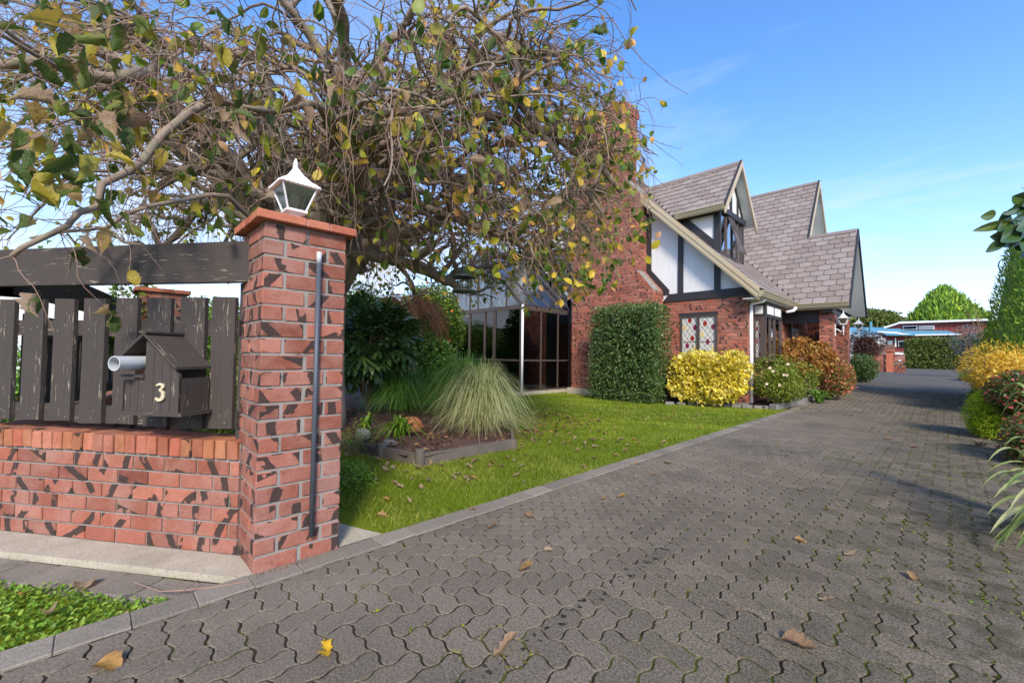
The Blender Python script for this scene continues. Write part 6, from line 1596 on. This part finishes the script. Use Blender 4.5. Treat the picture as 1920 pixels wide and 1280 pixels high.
# low branch sweeping towards the camera and resting on the fence beam
for b,r0 in (([(640,330,5.6),(575,250,4.6),(500,215,3.8),(430,190,3.2),(350,215,2.75),(265,300,2.4),(190,345,2.2),(150,400,2.12),(95,440,2.05),(25,478,2.0)],.034),([(430,190,3.2),(380,110,2.9),(300,60,2.5),(240,80,2.2),(190,170,2.0),(120,200,1.85),(40,260,1.75),(-40,330,1.7)],.018),([(350,215,2.75),(250,190,2.3),(160,240,2.0),(90,300,1.8),(20,340,1.7)],.014),([(520,460,3.6),(430,370,3.0),(330,378,2.7),(240,400,2.5),(160,430,2.4),(60,450,2.3)],.02),([(560,60,3.6),(440,20,2.9),(300,10,2.3),(200,60,1.9),(110,50,1.7),(60,130,1.65)],.016)):
    pp=[CP(x,y,d) for x,y,d in b]; q=[pp[0]]
    for a_,c_ in zip(pp,pp[1:]): q+=[a_.lerp(c_,.5)+rv(.035),c_+rv(.012)]
    sec.append(q); secr.append([r0*(1-.68*j/(len(q)-1)) for j in range(len(q))]); near_.append(q)
for q in near_:
    for z in range(9):
        p0=q[rr.randint(3,len(q)-1)]; d=rv(1)
        def pull(p,t,d=d): return (d*.6+Vector((0,0,.2-1.2*t))).normalized()
        tw.append(wander(p0,d,rr.uniform(.25,.8),8,.4,pull,z)); twr.append([.0034*(1-.5*j/8) for j in range(9)])
# a few long bare shoots against the sky at the right
bare=[[(985,85),(1030,45),(1075,28),(1150,35),(1175,80),(1212,118),(1250,155),(1290,178)],[(985,85),(1020,42),(1060,50),(1082,85),(1098,130),(1100,190)],[(950,0),(985,35),(1020,50),(1062,90),(1110,128),(1156,152)],[(1000,60),(1015,20),(1020,-10)],[(1010,55),(1060,75),(1090,120),(1128,155)],[(1105,205),(1130,190),(1150,185),(1180,172)],[(1150,235),(1200,233),(1265,240)],[(1160,240),(1215,260),(1240,280),(1280,310)],[(1200,250),(1240,270),(1275,280)],[(1195,310),(1225,330),(1255,355)]]
for b in bare:
    d=4.9; pp=[CP(x+rr.uniform(-2,2),y,d+.05*i) for i,(x,y) in enumerate(b)]; tw.append(pp); k0=.009 if b is bare[0] or b is bare[1] else .006; twr.append([k0*(1-.7*j/(len(pp)-1)) for j in range(len(pp))])
    for p in pp[1:]: 
        q=p+rv(.05)+Vector((0,0,.02)); tw.append([p,p.lerp(q,.5)+rv(.01),q]); twr.append([.003,.003,.0045])
nbare=sum(1+len(b)-1 for b in bare)
def okp(pp): 
    for p in pp:
        if (Vector(p)-CAM).length<1.0 or math.hypot(p[0]-knob.x,p[1]-knob.y)>4.55: return False
    return True
def cull(a,b):
    z=[(x,y) for x,y in zip(a,b) if okp(x)]; return [np.array([tuple(v) for v in x]) for x,_ in z],[np.array(y) for _,y in z]
A,B=cull(sec,secr); V,F_,R=tubes_np(A,B,6); obj('branches',mesh('branches',V,F_,'bark',R,smooth=True),elm,kind='stuff')
A,B=cull(ter,terr); V,F_,R=tubes_np(A,B,4); obj('small_branches',mesh('small_branches',V,F_,'bark',R,smooth=True),elm,kind='stuff')
A,B=cull(tw,twr); A+= [np.array([tuple(v) for v in x]) for x in tw[-nbare:]]; B+=[np.array(y) for y in twr[-nbare:]]
V,F_,R=tubes_np(A,B,3); obj('twigs',mesh('twigs',V,F_,'twig',R),elm,kind='stuff')
# leaves along the twigs
LP_=[];LD=[]
for pp in [x for x in tw[:-nbare] if okp(x)] + [x for x in ter[::2] if okp(x)]:
    rad_=math.hypot(pp[0].x-knob.x,pp[0].y-knob.y); k=(rr.choice((0,0,1,1,2)) if rr.random()<.85 else 3) if rad_>2.0 else (1 if rr.random()<.35 else 0)
    if rad_>3.0 and pp[-1].z<3: k+=rr.choice((0,1,1))
    t0_=rr.uniform(.3,1)
    for q in range(k):
        t=min(1,max(.2,t0_+rr.uniform(-.10,.10)*(1 if q<3 else 4)))*(len(pp)-1); i=min(int(t),len(pp)-2); p=Vector(pp[i]).lerp(Vector(pp[i+1]),t-i)
        if (p-CAM).length<1.05 : continue
        if 430<camproj(p)[0]<700 and 270<camproj(p)[1]<420 and camproj(p)[2]<3.2: continue
        LP_.append(p); d=rv(.8); d.z-=.75; LD.append(d)
n0_=len(LP_)
for k in range(85):
    c=(rr.gauss(130,85),rr.gauss(255,75)) if k<62 else (rr.uniform(0,260),rr.uniform(0,120)); dd=rr.uniform(1.75,2.4)
    LP_.append(CP(c[0],c[1],dd)); d=rv(.9); d.z-=.7; LD.append(d)
n=len(LP_); siz=[rr.uniform(.065,.125) for _ in range(n)]
for k in range(n0_,n): siz[k]=rr.uniform(.075,.125)
LEAF['elm']=(np.array([[0,0,0],[.14,0,.02],[.34,.30,.08],[.34,-.30,.08],[.45,0,-.0],[.72,.30,.04],[.72,-.30,.04],[.80,0,-.06],[1.02,.02,-.20],[.18,.17,.05],[.18,-.17,.05]]),
 np.array([[1,4,2],[1,3,4],[1,2,9],[1,10,3],[2,4,5],[4,7,5],[4,6,7],[3,6,4],[5,7,8],[7,6,8],[0,1,9],[0,10,1]]))
sizes=[(siz[i]/camproj(LP_[i])[2] if (0<camproj(LP_[i])[0]<1920 and 0<camproj(LP_[i])[1]<1280) else 0,i) for i in range(n)]; sizes.sort(reverse=True); top=[i for s,i in sizes[:300]]; tset=set(top)
rest=[i for i in range(n) if i not in tset]
P=np.array([tuple(LP_[i]) for i in rest]);D=np.array([tuple(LD[i]) for i in rest]);S=np.array([siz[i] for i in rest])
V,F_,R=scatter(P,D,S,'elm',fold=RG.uniform(.3,2.4,len(P))); obj('leaves',mesh('leaves',V,F_,'elmleaf',R),elm,kind='stuff')
lm=[leaf_detail('leaf','elmnear',v_,[.3,.9,1.6,.5,1.2,.2,2.0,.7,1.1,.4,2.6,.6][v_],[.2,.9,.5,1.6,.3,.7,1.0,.4,2.2,.1,1.2,.6][v_],.34,.025,[0,0,.1,0,.3,0,.5,.1,.4,0,.6,.2][v_]) for v_ in range(12)]
for v_ in range(0):
    fo=[.4,.8,1.5,2.6,.6,3.2,1.1,2.0,.3,4.0][v_]; T,Ft=LEAF['elm']; T=T.copy(); T[:,2]*=fo
    c=T[:,0]; T[:,2]-=.12*fo*c*c; T[:,1]+=.05*np.sin(c*5+v_); T[:,2]+=.05*np.sin(T[:,1]*14+v_*2)
    lm.append(mesh('leaf',T,Ft,'elmleaf'))
for i in top:
    d=LD[i].normalized(); o=bpy.data.objects.new('leaf',lm[rr.randint(0,11)]); COL.objects.link(o)
    q=d.to_track_quat('X','Z') @ __import__('mathutils').Quaternion((1,0,0),rr.uniform(-1.4,1.4))
    o.rotation_mode='QUATERNION'; o.rotation_quaternion=q; s=siz[i]; o.scale=(s,s,s); o.location=LP_[i]; o.parent=elm; o.matrix_parent_inverse=Matrix.Translation(-WLOC(elm))
# ================================================= BIRD FEEDER
bc=CP(870,548,4.4); bf=empty('bird_feeder',bc,'dark green round bird feeder hanging from the elm in front of the conservatory','bird feeder')
m=MB(); m.lathe(bc,[(.115,0),(.125,.008),(.125,.018),(.115,.022),(.03,.03)],24); m.build('tray','metalgreen',bf,True)
m=MB(); m.lathe(bc,[(.125,.150),(.128,.156),(.07,.190),(.035,.205),(.028,.225),(.012,.24),(.004,.262)],24); m.build('roof','metalgreen',bf,True)
m=MB(); m.lathe(bc,[(.048,.024),(.048,.155)],16); m.build('seed_tube','lampglass',bf,True)
for k in range(4):
    a=k*math.pi/2+.5; m=MB(); m.tube([bc+Vector((.075*math.cos(a),.075*math.sin(a),.02)),bc+Vector((.075*math.cos(a),.075*math.sin(a),.165))],.006,6); m.build('post','metalgreen',bf)
m=MB(); m.tube([bc+Vector((0,0,.255)),bc+Vector((.01,0,.6)),bc+Vector((0,0,1.35))],.003,5); m.build('hanging_wire','metalgreen',bf)
# ================================================= GRASS
def grass(name,N_,xr,yr,h,w,mat,fn,z=0.0,lean=.5,rl=(0,1)):
    P=np.stack([RG.uniform(*xr,N_),RG.uniform(*yr,N_),np.zeros(N_)],1); k=fn(P[:,0],P[:,1]); P=P[k]; n=len(P)
    P[:,2]=z+0.045*np.clip(P[:,1]-11,0,12); a=RG.random(n)*6.283; W_=w*RG.uniform(.7,1.3,n); H_=h*RG.uniform(.5,1.3,n)*(1+.35*vnoise(P,3.0,2)); s=np.stack([np.cos(a),np.sin(a),0*a],1)*W_[:,None]*.5
    ln=RG.normal(size=(n,3))*lean*H_[:,None]; ln[:,2]=H_
    V=np.stack([P-s,P+s,P+ln],1).reshape(-1,3); F_=np.arange(n*3).reshape(-1,3); R=np.clip(RG.random(n)*.5+.5*(.6+.8*vnoise(P,1.1,8)+.5*vnoise(P,5.0,9)),0,.999)
    return obj(name,mesh(name,V,F_,mat,R),kind='stuff')
bedline=lambda x,y: ~((x<-3.74)&(y>2.44+np.minimum(0,(x+3.8))*.26)&(y<4.1-.78*(x+3.9)))
grass('lawn_grass',120000,(-5.6,-2.51),(1.12,5.2),.030,.006,'gblade',lambda x,y:bedline(x,y)&(x<-2.51+.012*np.sin(y*9))&(y>1.36-.0+(x+2.5)*.0))
grass('lawn_grass',110000,(-11.0,-2.515),(5.0,11.2),.030,.013,'gblade',lambda x,y:(x<-2.51)&(y<10.0+(x+9)*.28+.4)&bedline(x,y) )
# verge: small round-leaved weeds and grass
n=26000; P=np.stack([RG.uniform(-5.2,-2.515,n),RG.uniform(-1.6,.42,n),np.full(n,-.035)],1)
off=(P[:,0]-W0.x)*WN.x+(P[:,1]-W0.y)*WN.y; P=P[(off>.425+.02*np.sin(P[:,0]*13))]; P[:,2]+=RG.uniform(0,.025,len(P))
D=RG.normal(size=P.shape); D[:,2]=np.abs(D[:,2])*.5+.15; V,F_,R=scatter(P,D,.019*RG.uniform(.6,1.5,len(P)),'ovate',up=np.array([[0,0,1.5]])); obj('verge_weeds',mesh('verge_weeds',V,F_,'clover',R),kind='stuff')
grass('verge_grass',16000,(-5.0,-2.515),(-1.6,.42),.03,.004,'gblade',lambda x,y:((x-W0.x)*WN.x+(y-W0.y)*WN.y)>.43,z=-.045,lean=.8)
# ================================================= FALLEN LEAVES
fl=[]
for v_ in range(8):
    fl.append(leaf_detail('fallen_leaf','fallnear',v_+40,[-.5,-.9,.3,-1.2,-.2,-.7,.5,-.4][v_],[.3,1.0,.5,1.7,.8,.2,1.2,.6][v_],[.34,.26,.38,.2,.3,.36,.24,.4][v_],.04,[.3,.5,.2,.6,.4,.7,.3,.5][v_]))
M['yellowfall']=leafmat('yellow_fallen_leaf',[(0,(.66,.40,.02)),(1,(.62,.34,.03))],.15,.6)
yl=leaf_detail('fallen_leaf','yellowfall',77,-.2,.35,.30,.06,.75)
def fleaf(x,y,z,L_,rz,label=None,group=None,me=None,k=0):
    o=bpy.data.objects.new('fallen_leaf',me or fl[k%8]); COL.objects.link(o); o.location=(x,y,z+.004); o.rotation_euler=(rr.uniform(-.12,.12),rr.uniform(-.12,.12),rz); o.scale=(L_,L_,L_*1.1)
    tag(o,label,'leaf',group); return o
dv_=[((615,1235),.105,2.9,'bright yellow torn leaf on the pavers, nearest the bottom edge of the photo',yl),((925,1232),.10,1.2,'curled tan leaf near the bottom centre of the driveway',None),((180,1245),.10,.6,'long curled pale leaf on the pavers at the bottom left',None),((972,1070),.09,.2,'crumpled tan and orange leaf on the pavers, right of the gate pillar foot',None),((1465,1200),.11,.1,'broad tan lobed leaf in the middle foreground of the driveway',None),((1583,1042),.075,.9,'pair-like twisted yellowish leaf right of the driveway centre',None),((1488,1012),.07,.1,'small cream leaf in the centre of the driveway',None),((1715,1090),.06,2.0,'flat reddish leaf low on the right half of the driveway',None),((995,972),.075,2.6,'orange-tan leaf just off the kerb beside the near lawn',None),((915,990),.07,.4,'brown curled leaf lying against the kerb',None),((1020,1032),.06,.9,'small pointed yellow leaf on open pavers right of the gate pillar',None),((1158,933),.06,.6,'small pinkish leaf in mid driveway',None),((1245,868),.085,.1,'long tan leaf beside the kerb in the middle distance',None),((1495,919),.075,0,'thin pale leaf lying flat in the centre of the driveway',None),((1705,838),.10,.2,'golden curled leaf on the far right pavers',None),((1672,824),.09,2.8,'dark brown curled leaf on the far right pavers',None),((1535,1125),.06,.4,'rust brown leaf fragment on the lower right pavers',None),((1320,832),.06,.4,'pale leaf by the kerb far up the lawn',None),((155,1098),.10,3.0,'large brown curled leaf on the verge edge by the footing',None),((85,1142),.11,.3,'broad pale brown leaf on the verge weeds',None),((228,1145),.05,.2,'small tan leaf on the verge weeds',None),((25,1108),.06,.9,'light brown leaf at the left edge on the verge',None),((705,968),.10,.7,'large tan leaf on the moss right behind the gate pillar',None),((1222,890),.05,.7,'tiny leaf at the kerb joint',None),((880,955),.06,.2,'reddish leaf scrap along the kerb',None),((1085,875),.07,.2,'golden leaf lying on the kerb blocks',None),((1190,870),.07,1.1,'tan leaf at the lawn side of the kerb',None)]
for k,((x,y),L_,rz,lb,me) in enumerate(dv_):
    z=.0 if y>0 else 0; p=PZp(x,y,.0); fleaf(p.x,p.y,(-.02 if (x<300 and y<1160) else .002),L_*1.15,rz,lb,None,me,k)
def inlawn(x,y): return bool(bedline(np.array([x]),np.array([y]))[0])
cnt=0
while cnt<120:
    if rr.random()<.62: x=rr.gauss(-3.55,.4);y=rr.uniform(1.5,5.6)
    else: x=rr.uniform(-7,-2.6);y=rr.uniform(3.5,10.3)
    if x>-2.56 or not inlawn(x,y) or y>9.9+(x+9)*.28: continue
    fleaf(x,y,.016,rr.uniform(.055,.10),rr.uniform(0,6.28),'dry tan or yellow elm leaf lying on the lawn','fallen leaves scattered on the lawn',None,cnt); cnt+=1
for k in range(46):
    x=rr.uniform(-4.6,-3.72);y=rr.uniform(2.0,4.1)
    if y>2.5 and x<-3.85: continue
    fleaf(x,y,.018,rr.uniform(.05,.09),rr.uniform(0,6.28),'brown leaf caught at the foot of the timber edging','fallen leaves along the timber edging',None,k)
for k in range(34):
    x=rr.uniform(-2.3,.1);y=rr.uniform(2,13); fleaf(x,y,.003+zg(y),rr.uniform(.025,.05),rr.uniform(0,6.28),'small brown leaf scrap on the pavers','small leaf scraps on the driveway',None,k)
# twig lying at the pillar foot
m=MB(); m.tube([PZp(x,y,.012) for x,y in ((250,1090),(300,1108),(345,1106),(400,1100),(470,1088))],[.003,.004,.005,.005,.003],5); m.tube([PZp(x,y,.015) for x,y in ((345,1106),(360,1095),(372,1085))],[.003,.003,.002],5)
tg=m.build('fallen_twig','twig'); tag(tg,'reddish forked twig lying at the foot of the gate pillar','twig')
# grit at the pillar foot
n=900; P=np.stack([RG.normal(-2.485,.018,n),RG.uniform(.62,1.06,n),np.full(n,.004)],1); P=P[P[:,0]>-2.505]; V,F_,R=scatter(P,RG.normal(size=P.shape),.009*RG.uniform(.5,1.4,len(P)),'quad'); obj('leaf_grit',mesh('leaf_grit',V,F_,'litter',R),kind='stuff')
